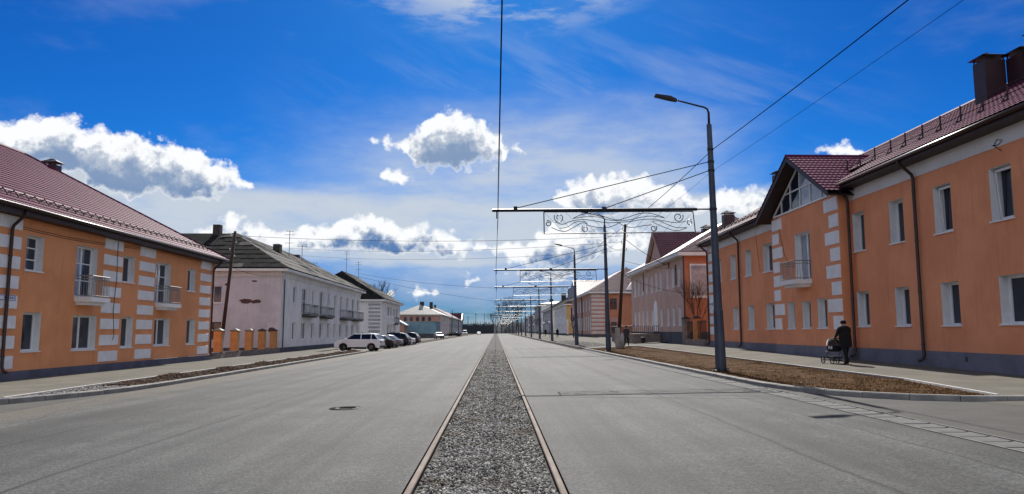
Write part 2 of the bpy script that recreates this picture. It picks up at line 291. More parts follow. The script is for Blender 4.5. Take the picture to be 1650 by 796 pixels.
# ------------------------------------------------------------------ object helpers
BASE = {}
def tag(o, label, cat=None, group=None, kind=None):
    o['label'] = label
    if cat: o['category'] = cat
    if group: o['group'] = group
    if kind: o['kind'] = kind
    return o
def thing(name, loc, label, cat, group=None):
    o = bpy.data.objects.new(name, None); COL.objects.link(o); o.location = loc; o.empty_display_size = .2
    BASE[o.name] = Vector(loc); return tag(o, label, cat, group)
class MB:
    def __init__(s): s.v = []; s.f = []
    def add(s, vs, fs):
        k = len(s.v); s.v += [tuple(p) for p in vs]; s.f += [tuple(i + k for i in f) for f in fs]; return s
    def box(s, x0, x1, y0, y1, z0, z1):
        if x0 > x1: x0, x1 = x1, x0
        if y0 > y1: y0, y1 = y1, y0
        if z0 > z1: z0, z1 = z1, z0
        return s.add([(x0,y0,z0),(x1,y0,z0),(x1,y1,z0),(x0,y1,z0),(x0,y0,z1),(x1,y0,z1),(x1,y1,z1),(x0,y1,z1)],
                     [(0,3,2,1),(4,5,6,7),(0,1,5,4),(1,2,6,5),(2,3,7,6),(3,0,4,7)])
    def tube(s, pts, r, n=6, cap=True):
        pts = [Vector(p) for p in pts]; rs = r if isinstance(r, (list, tuple)) else [r]*len(pts)
        up = Vector((0,0,1)); k0 = len(s.v); vs = []; prev = None
        for i, p in enumerate(pts):
            d = (pts[min(i+1, len(pts)-1)] - pts[max(i-1, 0)])
            if d.length < 1e-9: d = Vector((0,0,1))
            d.normalize()
            if prev is None:
                a = d.cross(up)
                if a.length < .05: a = d.cross(Vector((1,0,0)))
            else: a = prev - d*prev.dot(d)
            if a.length < 1e-6: a = d.cross(Vector((1,0,0)))
            a.normalize(); b = d.cross(a); prev = a
            for j in range(n):
                t = 2*math.pi*j/n; vs.append(p + a*(math.cos(t)*rs[i]) + b*(math.sin(t)*rs[i]))
        fs = [(i*n+j, i*n+(j+1)%n, (i+1)*n+(j+1)%n, (i+1)*n+j) for i in range(len(pts)-1) for j in range(n)]
        if cap: fs += [tuple(range(n-1, -1, -1)), tuple(range((len(pts)-1)*n, len(pts)*n))]
        return s.add(vs, fs)
    def poly(s, pts): return s.add(pts, [tuple(range(len(pts)))])
    def prism(s, pts, off):
        """polygon pts extruded by the vector off"""
        n = len(pts); off = Vector(off)
        return s.add([Vector(p) for p in pts] + [Vector(p)+off for p in pts],
                     [tuple(range(n-1,-1,-1)), tuple(range(n, 2*n))] + [(i,(i+1)%n,n+(i+1)%n,n+i) for i in range(n)])
    def lathe(s, c, prof, n=16, axis='z'):
        c = Vector(c); vs = []
        for (r, h) in prof:
            for j in range(n):
                t = 2*math.pi*j/n
                q = {'z': (r*math.cos(t), r*math.sin(t), h), 'x': (h, r*math.cos(t), r*math.sin(t)), 'y': (r*math.cos(t), h, r*math.sin(t))}[axis]
                vs.append(c + Vector(q))
        m = len(prof)
        fs = [(i*n+j, i*n+(j+1)%n, (i+1)*n+(j+1)%n, (i+1)*n+j) for i in range(m-1) for j in range(n)]
        fs += [tuple(range(n-1,-1,-1)), tuple(range((m-1)*n, m*n))]
        return s.add(vs, fs)
    def build(s, name, mat, parent=None, smooth=False, loc=None, fix=True):
        """links the collected shape as ONE mesh object; vertices are given in world space"""
        root = parent
        while root is not None and root.parent is not None: root = root.parent
        off = BASE.get(root.name, Vector((0,0,0))) if root is not None else (Vector(loc) if loc is not None else Vector((0,0,0)))
        me = bpy.data.meshes.new(name)
        me.from_pydata([(p[0]-off.x, p[1]-off.y, p[2]-off.z) for p in s.v], [], s.f)
        if fix:
            bm = bmesh.new(); bm.from_mesh(me); bmesh.ops.recalc_face_normals(bm, faces=bm.faces); bm.to_mesh(me); bm.free()
        if smooth:
            me.polygons.foreach_set('use_smooth', [True]*len(me.polygons))
        me.materials.append(MATS[mat] if isinstance(mat, str) else mat); me.update()
        o = bpy.data.objects.new(name, me); COL.objects.link(o); o.parent = parent
        if parent is None: o.location = off; BASE[o.name] = off.copy()
        return o
def copy_tree(o, parent=None):
    c = o.copy(); COL.objects.link(c); c.parent = parent
    for ch in o.children: copy_tree(ch, c)
    return c
def piece(src, name, parent, loc, rot=(0,0,0), scale=(1,1,1)):
    """another piece that shares its mesh"""
    o = bpy.data.objects.new(name, src); COL.objects.link(o); o.parent = parent
    root = parent
    while root.parent is not None: root = root.parent
    o.location = Vector(loc) - BASE.get(root.name, Vector((0,0,0))); o.rotation_euler = rot; o.scale = scale
    return o

class Face:
    """a wall plane: s runs along it, z up, d outwards"""
    def __init__(f, o, a, n): f.o = Vector((o[0], o[1], 0)); f.a = Vector((a[0], a[1], 0)); f.n = Vector((n[0], n[1], 0))
    def p(f, s, z, d=0.0): q = f.o + f.a*s + f.n*d; return (q.x, q.y, z)
    def box(f, mb, s0, s1, z0, z1, d0, d1):
        A = [f.p(s, z, d) for z in (z0, z1) for (s, d) in ((s0,d0),(s1,d0),(s1,d1),(s0,d1))]
        return mb.add(A, [(0,3,2,1),(4,5,6,7),(0,1,5,4),(1,2,6,5),(2,3,7,6),(3,0,4,7)])
def street_face(x): return Face((x, 0), (0, 1), (-1 if x > 0 else 1, 0))       # s = Y
def end_face(y): return Face((0, y), (1, 0), (0, -1))                          # s = X

def wall(face, parent, s0, s1, z0, z1, holes, mat, name='wall'):
    ss = sorted({s0, s1, *[h[0] for h in holes], *[h[1] for h in holes]}); zs = sorted({z0, z1, *[h[2] for h in holes], *[h[3] for h in holes]})
    ss = [s for s in ss if s0 <= s <= s1]; zs = [z for z in zs if z0 <= z <= z1]
    mb = MB()
    for i in range(len(ss)-1):
        for j in range(len(zs)-1):
            cs, cz = (ss[i]+ss[i+1])/2, (zs[j]+zs[j+1])/2
            if any(h[0] < cs < h[1] and h[2] < cz < h[3] for h in holes): continue
            mb.poly([face.p(ss[i], zs[j]), face.p(ss[i+1], zs[j]), face.p(ss[i+1], zs[j+1]), face.p(ss[i], zs[j+1])])
    return mb.build(name, mat, parent, fix=False)

def window(face, parent, s0, s1, z0, z1, depth=.30, cols=1, bars=0, frame='frame_white', glass='glass', reveal='reveal_white', sill=True, sillmat='reveal_white', fr=.085, open_sash=False, name='window'):
    mb = MB(); d0, d1 = -depth, -depth+.07
    face.box(mb, s0, s0+fr, z0, z1, d0, d1); face.box(mb, s1-fr, s1, z0, z1, d0, d1)
    face.box(mb, s0+fr, s1-fr, z0, z0+fr, d0, d1); face.box(mb, s0+fr, s1-fr, z1-fr, z1, d0, d1)
    for k in range(1, cols):
        c = s0 + (s1-s0)*k/cols; face.box(mb, c-fr*.7, c+fr*.7, z0+fr, z1-fr, d0, d1)
    for k in range(1, bars+1):
        c = z0 + (z1-z0)*k/(bars+1); face.box(mb, s0+fr, s1-fr, c-fr*.3, c+fr*.3, d0+.01, d1-.012)
    wn = mb.build(name, frame, parent)
    for k in range(cols):
        a, b = s0+(s1-s0)*k/cols, s0+(s1-s0)*(k+1)/cols
        gm = glass if isinstance(glass, str) else glass[k % len(glass)]
        face.box(MB(), a, b, z0, z1, 0, 0)
        p = MB(); face.box(p, a+.02, b-.02, z0+.02, z1-.02, d0+.006, d0+.03); p.build('pane', gm, wn)
    if open_sash:                                       # a sash tilted inwards at the top stands proud of the frame
        q = MB(); e = fr*.8
        for (a0,a1,b0,b1) in ((s0+.05,s0+.05+e,z0+.06,z1-.06),(s1-.05-e,s1-.05,z0+.06,z1-.06),(s0+.05,s1-.05,z0+.06,z0+.06+e),(s0+.05,s1-.05,z1-.06-e,z1-.06)):
            A = []
            for z in (b0, b1):
                t = (z-z0)/(z1-z0)
                for (s, d) in ((a0,d1+.005+t*.12),(a1,d1+.005+t*.12),(a1,d1+.04+t*.12),(a0,d1+.04+t*.12)): A.append(face.p(s, z, d))
            q.add(A, [(0,3,2,1),(4,5,6,7),(0,1,5,4),(1,2,6,5),(2,3,7,6),(3,0,4,7)])
        q.build('sash', frame, wn)
    if depth > .05:
        rv = MB()
        rv.poly([face.p(s0,z0,0), face.p(s0,z1,0), face.p(s0,z1,-depth), face.p(s0,z0,-depth)])
        rv.poly([face.p(s1,z0,0), face.p(s1,z0,-depth), face.p(s1,z1,-depth), face.p(s1,z1,0)])
        rv.poly([face.p(s0,z1,0), face.p(s1,z1,0), face.p(s1,z1,-depth), face.p(s0,z1,-depth)])
        rv.poly([face.p(s0,z0,0), face.p(s0,z0,-depth), face.p(s1,z0,-depth), face.p(s1,z0,0)])
        rv.build('reveal', reveal, wn, fix=False)
    if sill:
        q = MB(); face.box(q, s0-.05, s1+.05, z0-.035, z0+.012, -depth+.075, .06); q.build('sill', sillmat, wn)
    return wn

def clip(poly, a, b):
    """Sutherland-Hodgman step: keep the part of a 2D polygon to the left of a->b"""
    out = []
    for i in range(len(poly)):
        p, q = poly[i], poly[(i+1) % len(poly)]
        sp = (b[0]-a[0])*(p[1]-a[1]) - (b[1]-a[1])*(p[0]-a[0]); sq = (b[0]-a[0])*(q[1]-a[1]) - (b[1]-a[1])*(q[0]-a[0])
        if sp >= 0: out.append(p)
        if sp*sq < 0:
            t = sp/(sp-sq); out.append((p[0]+(q[0]-p[0])*t, p[1]+(q[1]-p[1])*t))
    return out
def plane_axes(pts):
    """axes of a roof slope whose first two points lie on the eave"""
    P0 = Vector(pts[0]); e = (Vector(pts[1])-P0).normalized()
    n = e.cross(Vector(pts[2])-P0).normalized()
    if n.z < 0: n = -n
    t = n.cross(e)
    if t.z < 0: t = -t
    return P0, e, t, n
def tile_roof(name, pts, mat, parent, course=.36, wave=.22, amp=.022, step=.03, sub=4):
    """pressed-metal tile slope: waves along the eave, stepped courses up the slope, cut to the outline"""
    P0, e, t, n = plane_axes(pts)
    q = [((Vector(p)-P0).dot(e), (Vector(p)-P0).dot(t)) for p in pts]
    s0, s1 = min(a for a, b in q)-.05, max(a for a, b in q)+.05; t1 = max(b for a, b in q)+.05
    S = np.arange(s0, s1+wave/sub, wave/sub); rows = []
    k = 0
    while k*course < t1: rows += [(k*course, step), ((k+1)*course-.004, 0.0)]; k += 1
    mb = MB(); ns = len(S); vs = []
    for (tt, h) in rows:
        for s in S:
            z = h + amp*abs(math.sin(math.pi*s/wave))
            p = P0 + e*float(s) + t*tt + n*(z+.02); vs.append(p)
    fs = [(i*ns+j, i*ns+j+1, (i+1)*ns+j+1, (i+1)*ns+j) for i in range(len(rows)-1) for j in range(ns-1)]
    me = bpy.data.meshes.new(name); bm = bmesh.new()
    bv = [bm.verts.new(v) for v in vs]
    for f in fs: bm.faces.new([bv[i] for i in f])
    c = sum((Vector(p) for p in pts), Vector())/len(pts)
    for i in range(len(pts)):
        a, b = Vector(pts[i]), Vector(pts[(i+1)%len(pts)]); no = (b-a).cross(n).normalized()
        if no.dot(c-a) > 0: no = -no
        bmesh.ops.bisect_plane(bm, geom=bm.verts[:]+bm.edges[:]+bm.faces[:], plane_co=a+no*.01, plane_no=no, clear_outer=True)
    root = parent
    while root.parent is not None: root = root.parent
    off = BASE[root.name]
    for v in bm.verts: v.co -= off
    for f in bm.faces:
        f.smooth = False
        f.normal_update()
        if f.normal.dot(n) < 0: f.normal_flip()
    bm.to_mesh(me); bm.free(); me.materials.append(MATS[mat])
    o = bpy.data.objects.new(name, me); COL.objects.link(o); o.parent = parent
    return o
def plain_roof(name, pts, mat, parent, th=.06):
    P0, e, t, n = plane_axes(pts)
    return MB().prism([Vector(p)+n*.015 for p in pts], n*th).build(name, mat, parent)
def slate_roof(pts, mats, parent, w=1.1, h=.85, limit=300, name='slate_sheet'):
    """every slate sheet is a piece of its own, lapped and a little uneven"""
    P0, e, t, n = plane_axes(pts); made = 0
    base = MB().prism([Vector(p)+n*.01 for p in pts], n*.03).build('roof', mats[0], parent)
    q = [((Vector(p)-P0).dot(e), (Vector(p)-P0).dot(t)) for p in pts]
    area = sum(q[i][0]*q[(i+1)%len(q)][1]-q[(i+1)%len(q)][0]*q[i][1] for i in range(len(q)))
    if area < 0: q = q[::-1]
    s0, s1 = min(a for a, b in q), max(a for a, b in q); t1 = max(b for a, b in q)
    r = 0; tt = 0.0
    while tt < t1 and made < limit:
        s = s0 - (w*.5 if r % 2 else 0) - random.random()*.2
        while s < s1 and made < limit:
            hh = h*1.12
            cell = [(s+.012, tt), (s+w-.012, tt), (s+w-.012, tt+hh), (s+.012, tt+hh)]
            for i in range(len(q)):
                if len(cell) < 3: break
                cell = clip(cell, q[i], q[(i+1)%len(q)])
            if len(cell) >= 3 and random.random() > .015:
                dz = .05 + random.uniform(-.006, .012); tl = random.uniform(.02, .045); sk = random.uniform(-.02, .02)
                vs = [P0 + e*a + t*(b+sk*.6) + n*(dz + tl*(1-(b-tt)/hh)) for a, b in cell]
                MB().prism(vs, n*.012).build(name, random.choice(mats), base); made += 1
            s += w
        tt += h; r += 1
    return base
def quoins(face, parent, zt, zb, period, h, spans, mat='quoin_white', d=.045):
    z = zt; k = 0
    while z - h > zb - .02:
        a, b = spans[k % len(spans)]
        mb = MB(); c = .012
        A = [face.p(s, zz, 0.001) for zz in (z-h, z) for s in (a, b)]; Bv = [face.p(s, zz, d) for zz in (z-h+c, z-c) for s in (a+c, b-c)]
        mb.add(A+Bv, [(4,5,7,6),(0,1,5,4),(1,3,7,5),(3,2,6,7),(2,0,4,6)])
        mb.build('quoin', mat, parent); z -= period; k += 1
def downpipe(parent, face, s, ztop, zbot, reach, d=.12):
    P = [face.p(s+.0, ztop, reach), face.p(s, ztop-.12, reach-.02), face.p(s, ztop-.55, d+.04), face.p(s, ztop-.7, d), face.p(s, zbot+.25, d), face.p(s, zbot+.1, d+.06), face.p(s, zbot+.02, d+.2)]
    o = MB().tube(P, .062, 8).build('downpipe', 'gutter_brown', parent, smooth=True)
    mb = MB()
    for z in np.arange(zbot+.6, ztop-.9, 1.9): mb.tube([face.p(s, z, d), face.p(s, z+.05, d)], .078, 8)
    mb.build('pipe_clamp', 'gutter_brown', o)
    return o
def balcony(parent, face, s0, s1, zf, proj, rail_h=.95, bars=12, slabmat='quoin_white', railmat='balcony_rail'):
    mb = MB(); face.box(mb, s0, s1, zf-.2, zf, .002, proj); face.box(mb, s0+.12, s1-.12, zf-.34, zf-.2, .002, proj*.75)
    b = mb.build('balcony', slabmat, parent)
    r = MB(); z1 = zf + rail_h; e = .05
    path = [face.p(s0+e, z1, .02), face.p(s0+e, z1, proj-e), face.p(s1-e, z1, proj-e), face.p(s1-e, z1, .02)]
    for i in range(3): r.tube([path[i], path[i+1]], .028, 5)
    for i in range(3):
        lo = [tuple(p[:2])+(z1-.14,) for p in (path[i], path[i+1])]; r.tube(lo, .016, 4); r.tube([tuple(p[:2])+(zf+.08,) for p in (path[i], path[i+1])], .016, 4)
    for k in range(bars+1):
        s = s0+e+(s1-s0-2*e)*k/bars; r.tube([face.p(s, zf, proj-e), face.p(s, z1, proj-e)], .011, 4)
    for sd_ in (s0+e, s1-e):
        for k in range(1, 6): d = .02+(proj-e-.02)*k/6; r.tube([face.p(sd_, zf, d), face.p(sd_, z1, d)], .011, 4)
    r.build('railing', railmat, b)
    return b
def eave_slab(parent, x0, x1, y0, y1, z0, z1, mat='soffit_brown'):
    return MB().box(x0, x1, y0, y1, z0, z1).build('eaves', mat, parent)
def chimney(parent, x, y, zb, zt, wx, wy, cap=True, mat='chimney_maroon'):
    mb = MB().box(x-wx/2, x+wx/2, y-wy/2, y+wy/2, zb, zt)
    c = mb.build('chimney', mat, parent)
    if cap:
        q = MB(); h = .16
        for (a, b) in ((-1,-1),(1,-1),(1,1),(-1,1)): q.box(x+a*wx*.45-.02, x+a*wx*.45+.02, y+b*wy*.45-.02, y+b*wy*.45+.02, zt, zt+h)
        X0, X1, Y0, Y1 = x-wx*.5-.14, x+wx*.5+.14, y-wy*.5-.14, y+wy*.5+.14
        q.add([(X0,Y0,zt+h),(X1,Y0,zt+h),(X1,Y1,zt+h),(X0,Y1,zt+h),(x-wx*.1,y-wy*.1,zt+h+.24),(x+wx*.1,y+wy*.1,zt+h+.24)], [(0,3,2,1),(0,1,5,4),(1,2,5),(2,3,4,5),(3,0,4)])
        q.build('chimney_cap', mat, c)
    return c
def snow_guards(parent, P0, P1, n, h, t):
    """bracket row on the roof near the eave, with rails"""
    P0, P1 = Vector(P0), Vector(P1)
    r = MB()
    for k in (.35, .8): r.tube([P0+Vector((0,0,h*k)), P1+Vector((0,0,h*k))], .014, 5)
    rail = r.build('snow_guard', 'soffit_brown', parent)
    for i in range(n):
        p = P0 + (P1-P0)*((i+.5)/n); b = MB()
        b.tube([p+Vector((t*.22,0,-.08)), p+Vector((0,0,h))], .022, 4); b.tube([p+Vector((-t*.2,0,.14)), p+Vector((0,0,h*.7))], .02, 4)
        b.build('bracket', 'soffit_brown', rail)
    return rail

# ------------------------------------------------------------------ ground levels
def lerp(tab, x):
    for (a, va), (b, vb) in zip(tab, tab[1:]):
        if x <= b: return va + (vb-va)*max(0.0, (x-a)/(b-a))
    return tab[-1][1]
def zr(y): return lerp([(16,.30),(62,.66),(90,.68),(120,.66),(900,.66)], y)   # level at the right-hand houses
def road_z(x): return lerp([(-60,-.30),(-18,-.29),(-11.3,-.255),(-.86,-.012),(.86,-.012),(7.6,.085),(16,.16),(60,.3)], x)
def walk_z(x, y):
    if x > 0: return lerp([(7.6,.20),(8.2,.22),(12.1,.24+(zr(y)-.36)*.4),(15.8,zr(y)),(60,zr(y)+.1)], x)
    return lerp([(-60,-.27),(-18.5,-.25),(-13,-.14),(-11.3,-.125)], x)
def sheet(name, xs, ys, zf, mat, label, inside=None, jitter=0.0):
    mb = MB(); nx = len(xs)
    vs = [(x, y, zf(x, y) + (random.uniform(-jitter, jitter) if 0 < i < nx-1 and jitter else 0)) for y in ys for i, x in enumerate(xs)]
    fs = []
    for j in range(len(ys)-1):
        for i in range(nx-1):
            if inside and not inside((xs[i]+xs[i+1])/2, (ys[j]+ys[j+1])/2): continue
            fs.append((j*nx+i, j*nx+i+1, (j+1)*nx+i+1, (j+1)*nx+i))
    mb.add(vs, fs); o = mb.build(name, mat, None, fix=False)
    o['kind'] = 'structure'; o['label'] = label
    return o
def poly_sheet(name, pts, zf, mat, label, th=.3, parent=None):
    """flat paved area following the ground level, with real side faces"""
    n = len(pts); mb = MB()
    top = [(x, y, zf(x, y)) for x, y in pts]
    mb.add(top + [(x, y, z-th) for x, y, z in top], [tuple(range(n))] + [(i, n+i, n+(i+1)%n, (i+1)%n) for i in range(n)])
    bm_o = mb.build(name, mat, parent, fix=True); bm_o['kind'] = 'structure'; bm_o['label'] = label
    return bm_o

# ================================================================== SETTING
FAR = 430.0
# ground to the horizon
sheet('ground', [-3000,-600,-120,-60,-19,-11.3,-.9,.9,7.6,16,60,120,600,3000], [-300,-20,0,60,120,200,430,800,3500],
      lambda x, y: (road_z(max(-60,min(60,x))) if -11.3 <= x <= 7.6 else walk_z(max(-60,min(60,x)), max(0,y)) - .02) - .14, 'earth', 'bare earth stretching to the horizon under the town')
# carriageways either side of the track
road = sheet('road', [-11.3,-9,-7,-5,-3,-1.5,-.86], [-8,0,10,20,40,70,110,200,FAR], lambda x, y: road_z(x), 'asphalt', 'grey asphalt street either side of the tram track')
ro = sheet('road_lane', [.86,1.5,3,5,6.9], [-8,0,10,20,40,70,110,200,FAR], lambda x, y: road_z(x), 'asphalt', 'grey asphalt carriageway right of the tram track')
# side entrances in front of both corners
sheet('side_road', [7.55,9,12,16,30,60], [-8,4,10,16,17.8,20.4], lambda x, y: road_z(x)-.004, 'asphalt_side', 'darker asphalt of the side street on the right')
sheet('side_road', [-60,-30,-18,-13,-11.31], [-8,4,12,18,24,30], lambda x, y: road_z(x)-.004, 'asphalt_side', 'dusty brownish asphalt of the entrance on the left')

# right verge, kerb and gutter
KR = [(7.50,62.0),(7.50,45),(7.50,29),(7.55,22.5),(7.62,20.6),(7.80,19.3),(8.12,18.1),(8.70,17.15),(9.4,16.5),(10.3,16.12),(11.6,16.02),(13.5,16.0),(16.5,16.0)]
def resample(pts, step):
    out = [Vector(pts[0])]; acc = 0.0
    for a, b in zip(pts, pts[1:]):
        a, b = Vector(a), Vector(b); L = (b-a).length; d = step-acc
        while d <= L: out.append(a.lerp(b, d/L)); d += step
        acc = L-(d-step)
    return out
def kerb_row(pts, step, top, bottom, width, side, parent, name='kerb_stone', mat='kerb_concrete'):
    P = resample(pts, step)
    for k, (a, b) in enumerate(zip(P, P[1:])):
        d = (b-a).normalized(); nrm = Vector((-d.y, d.x))*side; a2, b2 = a+d*.008, b-d*.008
        za, zb = top(a.x, a.y)+random.uniform(-.006,.006), top(b.x, b.y)+random.uniform(-.006,.006); ch = .025
        w0, w1 = nrm*0, nrm*width
        vs = [(*(a2+w0),za-bottom),(*(b2+w0),zb-bottom),(*(b2+w1),zb-bottom),(*(a2+w1),za-bottom),
              (*(a2+w0),za-ch),(*(b2+w0),zb-ch),(*(b2+w0+nrm*ch),zb),(*(a2+w0+nrm*ch),za),(*(b2+w1),zb),(*(a2+w1),za)]
        MB().add(vs, [(0,1,5,4),(4,5,6,7),(7,6,8,9),(9,8,2,3),(0,4,7,9,3),(1,2,8,6,5),(0,3,2,1)]).build(name, mat, parent)
kr = poly_sheet('kerb', [(7.52,62),(7.52,29),(7.57,22.5),(7.66,20.7),(7.86,19.4),(8.2,18.2),(8.8,17.3),(9.5,16.66),(10.3,16.28),(11.6,16.17),(16.5,16.15),(16.5,16.19),(11.6,16.21),(10.32,16.32),(9.53,16.7),(8.84,17.34),(8.24,18.24),(7.9,19.44),(7.70,20.74),(7.61,22.5),(7.56,29),(7.56,62)],
                lambda x, y: walk_z(x, y)-.05, 'kerb_concrete', 'concrete kerb along the brown verge on the right', .25)
kerb_row(KR, 1.0, lambda x, y: walk_z(x, y)+.005, .24, .15, 1, kr)
MB().box(7.5, 7.65, 66, FAR, -.1, .215).build('kerb_run', 'kerb_concrete', kr)
gt = poly_sheet('gutter', [(6.9,-8),(7.5,-8),(7.5,FAR),(6.9,FAR)], lambda x, y: road_z(x)-.03, 'soil_dark', 'concrete drainage channel beside the right carriageway', .2)
tray = MB().add([(-.262,-.225,0),(.262,-.225,0),(.262,.225,0),(-.262,.225,0),(-.20,-.225,-.012),(.20,-.225,-.012),(.20,.225,-.012),(-.20,.225,-.012),(-.262,-.225,-.06),(.262,-.225,-.06),(.262,.225,-.06),(-.262,.225,-.06)],
    [(4,5,6,7),(0,4,7,3),(5,1,2,6),(0,3,11,8),(1,9,10,2),(0,8,9,1,5,4),(3,7,6,2,10,11)])
tray_o = tray.build('channel_slab', 'gutter_concrete', gt); tray_o.location = (7.2, 6.25, road_z(7.2)+.008)
for k in range(1, 112): piece(tray_o.data, 'channel_slab', gt, (7.2+random.uniform(-.006,.006), 6.25+k*.5, road_z(7.2)+.008+random.uniform(-.004,.004)), (0, 0, random.uniform(-.006,.006)))
for xg in (6.915, 7.485):
    MB().box(xg-.011, xg+.011, -8, FAR, road_z(xg)-.1, road_z(xg)+.014).build('channel_edge', 'kerb_concrete', gt)
VERGE_R = [(7.64,62),(7.64,29),(7.7,22.5),(7.78,20.8),(7.98,19.5),(8.3,18.35),(8.88,17.42),(9.55,16.8),(10.35,16.4),(11.2,16.3),(12.05,21.5),(12.1,62)]
def in_poly(x, y, P):
    c = False
    for (x1,y1),(x2,y2) in zip(P, P[1:]+P[:1]):
        if (y1 > y) != (y2 > y) and x < (x2-x1)*(y-y1)/(y2-y1)+x1: c = not c
    return c
xs = [7.64+.2*i for i in range(23)]; ys = [16.2+.25*i for i in range(184)]
poly_sheet('verge', VERGE_R, lambda x, y: walk_z(x, y)-.03, 'soil_brown', 'bare brown earth verge between kerb and right pavement', .25)
poly_sheet('sidewalk', [(12.1,62),(12.05,21.5),(11.25,16.25),(12,16.2),(17.2,16.2),(17.2,62)], lambda x, y: walk_z(x, y), 'sidewalk', 'pale asphalt pavement in front of the right orange house', .3)
poly_sheet('sidewalk', [(7.66,66.5),(17.5,66.5),(17.5,62.01),(7.66,62.01)], lambda x, y: walk_z(x, y)-.03, 'asphalt_side', 'driveway crossing the right verge', .3)
sheet('sidewalk', [11.0,13,15.8,17.5], [66.5,90,120,160,220,300,FAR], lambda x, y: walk_z(x, y), 'sidewalk', 'pale pavement along the far right houses')
sheet('verge', [7.65,9,11.0], [66.5,80,100,120,160,220,300,FAR], lambda x, y: walk_z(x, y)-.015, 'rubble_grey', 'rough gravel verge of the far right side')
for (a, b) in (((11.2,16.3),(12.05,21.5)),((12.05,21.5),(12.1,62))):
    za, zb = walk_z(*a)+.028, walk_z(*b)+.028
    MB().add([(a[0],a[1],za-.3),(a[0]+.08,a[1],za-.3),(b[0]+.08,b[1],zb-.3),(b[0],b[1],zb-.3),(a[0],a[1],za),(a[0]+.08,a[1],za),(b[0]+.08,b[1],zb),(b[0],b[1],zb)],
             [(0,3,2,1),(4,5,6,7),(0,1,5,4),(1,2,6,5),(2,3,7,6),(3,0,4,7)]).build('edging', 'edge_white', None)['kind'] = 'structure'

# left verge, kerb, pavement
KL = [(-14.2,18.6),(-12.75,19.6),(-11.9,21.6),(-11.45,23.6),(-11.3,26.3),(-11.3,66.0)]
kl = poly_sheet('kerb', [(-14.2,18.72),(-12.82,19.72),(-12.0,21.66),(-11.52,23.63),(-11.38,26.3),(-11.38,66),(-11.42,66),(-11.42,26.3),(-11.56,23.65),(-12.04,21.7),(-12.86,19.76),(-14.2,18.76)],
                lambda x, y: -.17, 'kerb_concrete', 'concrete kerb along the dark verge on the left', .25)
kerb_row(KL, 1.0, lambda x, y: -.115, .24, .15, 1, kl)
MB().box(-11.45, -11.3, 110, FAR, -.5, -.12).build('kerb_run', 'kerb_concrete', kl)
VERGE_L = [(-12.84,19.85),(-12.05,21.75),(-11.58,23.7),(-11.44,26.3),(-11.44,66),(-12.95,66),(-13.0,37),(-12.95,24)]
poly_sheet('verge', VERGE_L, lambda x, y: -.15, 'soil_dark', 'dark earth verge between kerb and left pavement', .25)
poly_sheet('sidewalk', [(-13.0,24),(-13.05,37),(-13.0,66),(-16,66),(-16,112),(-19.5,112),(-19.5,18.9),(-14.2,18.9),(-12.9,19.9)], lambda x, y: walk_z(x, y), 'sidewalk', 'pale asphalt pavement in front of the left orange house', .3)
sheet('parking_bay', [-15.98,-13.5,-11.28], [66.02,80,95,112], lambda x, y: road_z(x)+.004, 'asphalt', 'asphalt parking bay on the left')
sheet('sidewalk', [-19.5,-16,-12.9], [112,150,220,300,FAR], lambda x, y: walk_z(x, y), 'sidewalk', 'pale pavement along the far left houses')
sheet('verge', [-12.9,-12,-11.45], [112,150,220,300,FAR], lambda x, y: -.14, 'soil_dark', 'dark earth verge of the far left side')
for (a, b) in (((-12.86,19.85),(-13.0,24)),((-13.0,24),(-13.06,37)),((-13.06,37),(-13.0,66))):
    MB().prism([(a[0],a[1],-.4),(a[0]+.09,a[1],-.4),(b[0]+.09,b[1],-.4),(b[0],b[1],-.4)], (0,0,.31)).build('edging', 'edge_white', None)['kind'] = 'structure'

# loose lumps: numpy makes thousands of small angular stones in one mesh
def stones(name, xy, z, size, mat, label, flat=.6, kindname='gravel'):
    n = len(xy); basev = np.array([(1,0,0),(-1,0,0),(0,1,0),(0,-1,0),(0,0,1),(0,0,-1)], float)
    basef = np.array([(0,2,4),(2,1,4),(1,3,4),(3,0,4),(2,0,5),(1,2,5),(3,1,5),(0,3,5)])
    v = basev[None].repeat(n, 0) * rng.uniform(.55, 1.35, (n,6,1)); v += rng.normal(0, .16, (n,6,3))
    v *= size[:,None,None] * np.stack([rng.uniform(.7,1.3,n), rng.uniform(.7,1.3,n), rng.uniform(flat*.7,flat*1.3,n)], 1)[:,None,:]
    a = rng.uniform(0, 6.283, n); c, s = np.cos(a), np.sin(a); b = rng.normal(0, .35, n); cb_, sb = np.cos(b), np.sin(b)
    y2 = v[:,:,1]*cb_[:,None]-v[:,:,2]*sb[:,None]; z2 = v[:,:,1]*sb[:,None]+v[:,:,2]*cb_[:,None]
    X = v[:,:,0]*c[:,None]-y2*s[:,None]; Y = v[:,:,0]*s[:,None]+y2*c[:,None]
    vv = np.stack([X+xy[:,0:1], Y+xy[:,1:2], z2+z[:,None]], 2).reshape(-1,3)
    ff = (basef[None]+(np.arange(n)*6)[:,None,None]).reshape(-1,3)
    me = bpy.data.meshes.new(name); me.vertices.add(len(vv)); me.vertices.foreach_set('co', vv.ravel())
    me.loops.add(ff.size); me.loops.foreach_set('vertex_index', ff.ravel()); me.polygons.add(len(ff))
    me.polygons.foreach_set('loop_start', np.arange(0, ff.size, 3)); me.polygons.foreach_set('loop_total', np.full(len(ff), 3)); me.update(calc_edges=True)
    me.materials.append(MATS[mat]); o = bpy.data.objects.new(name, me); COL.objects.link(o)
    return tag(o, label, kindname, kind='stuff')
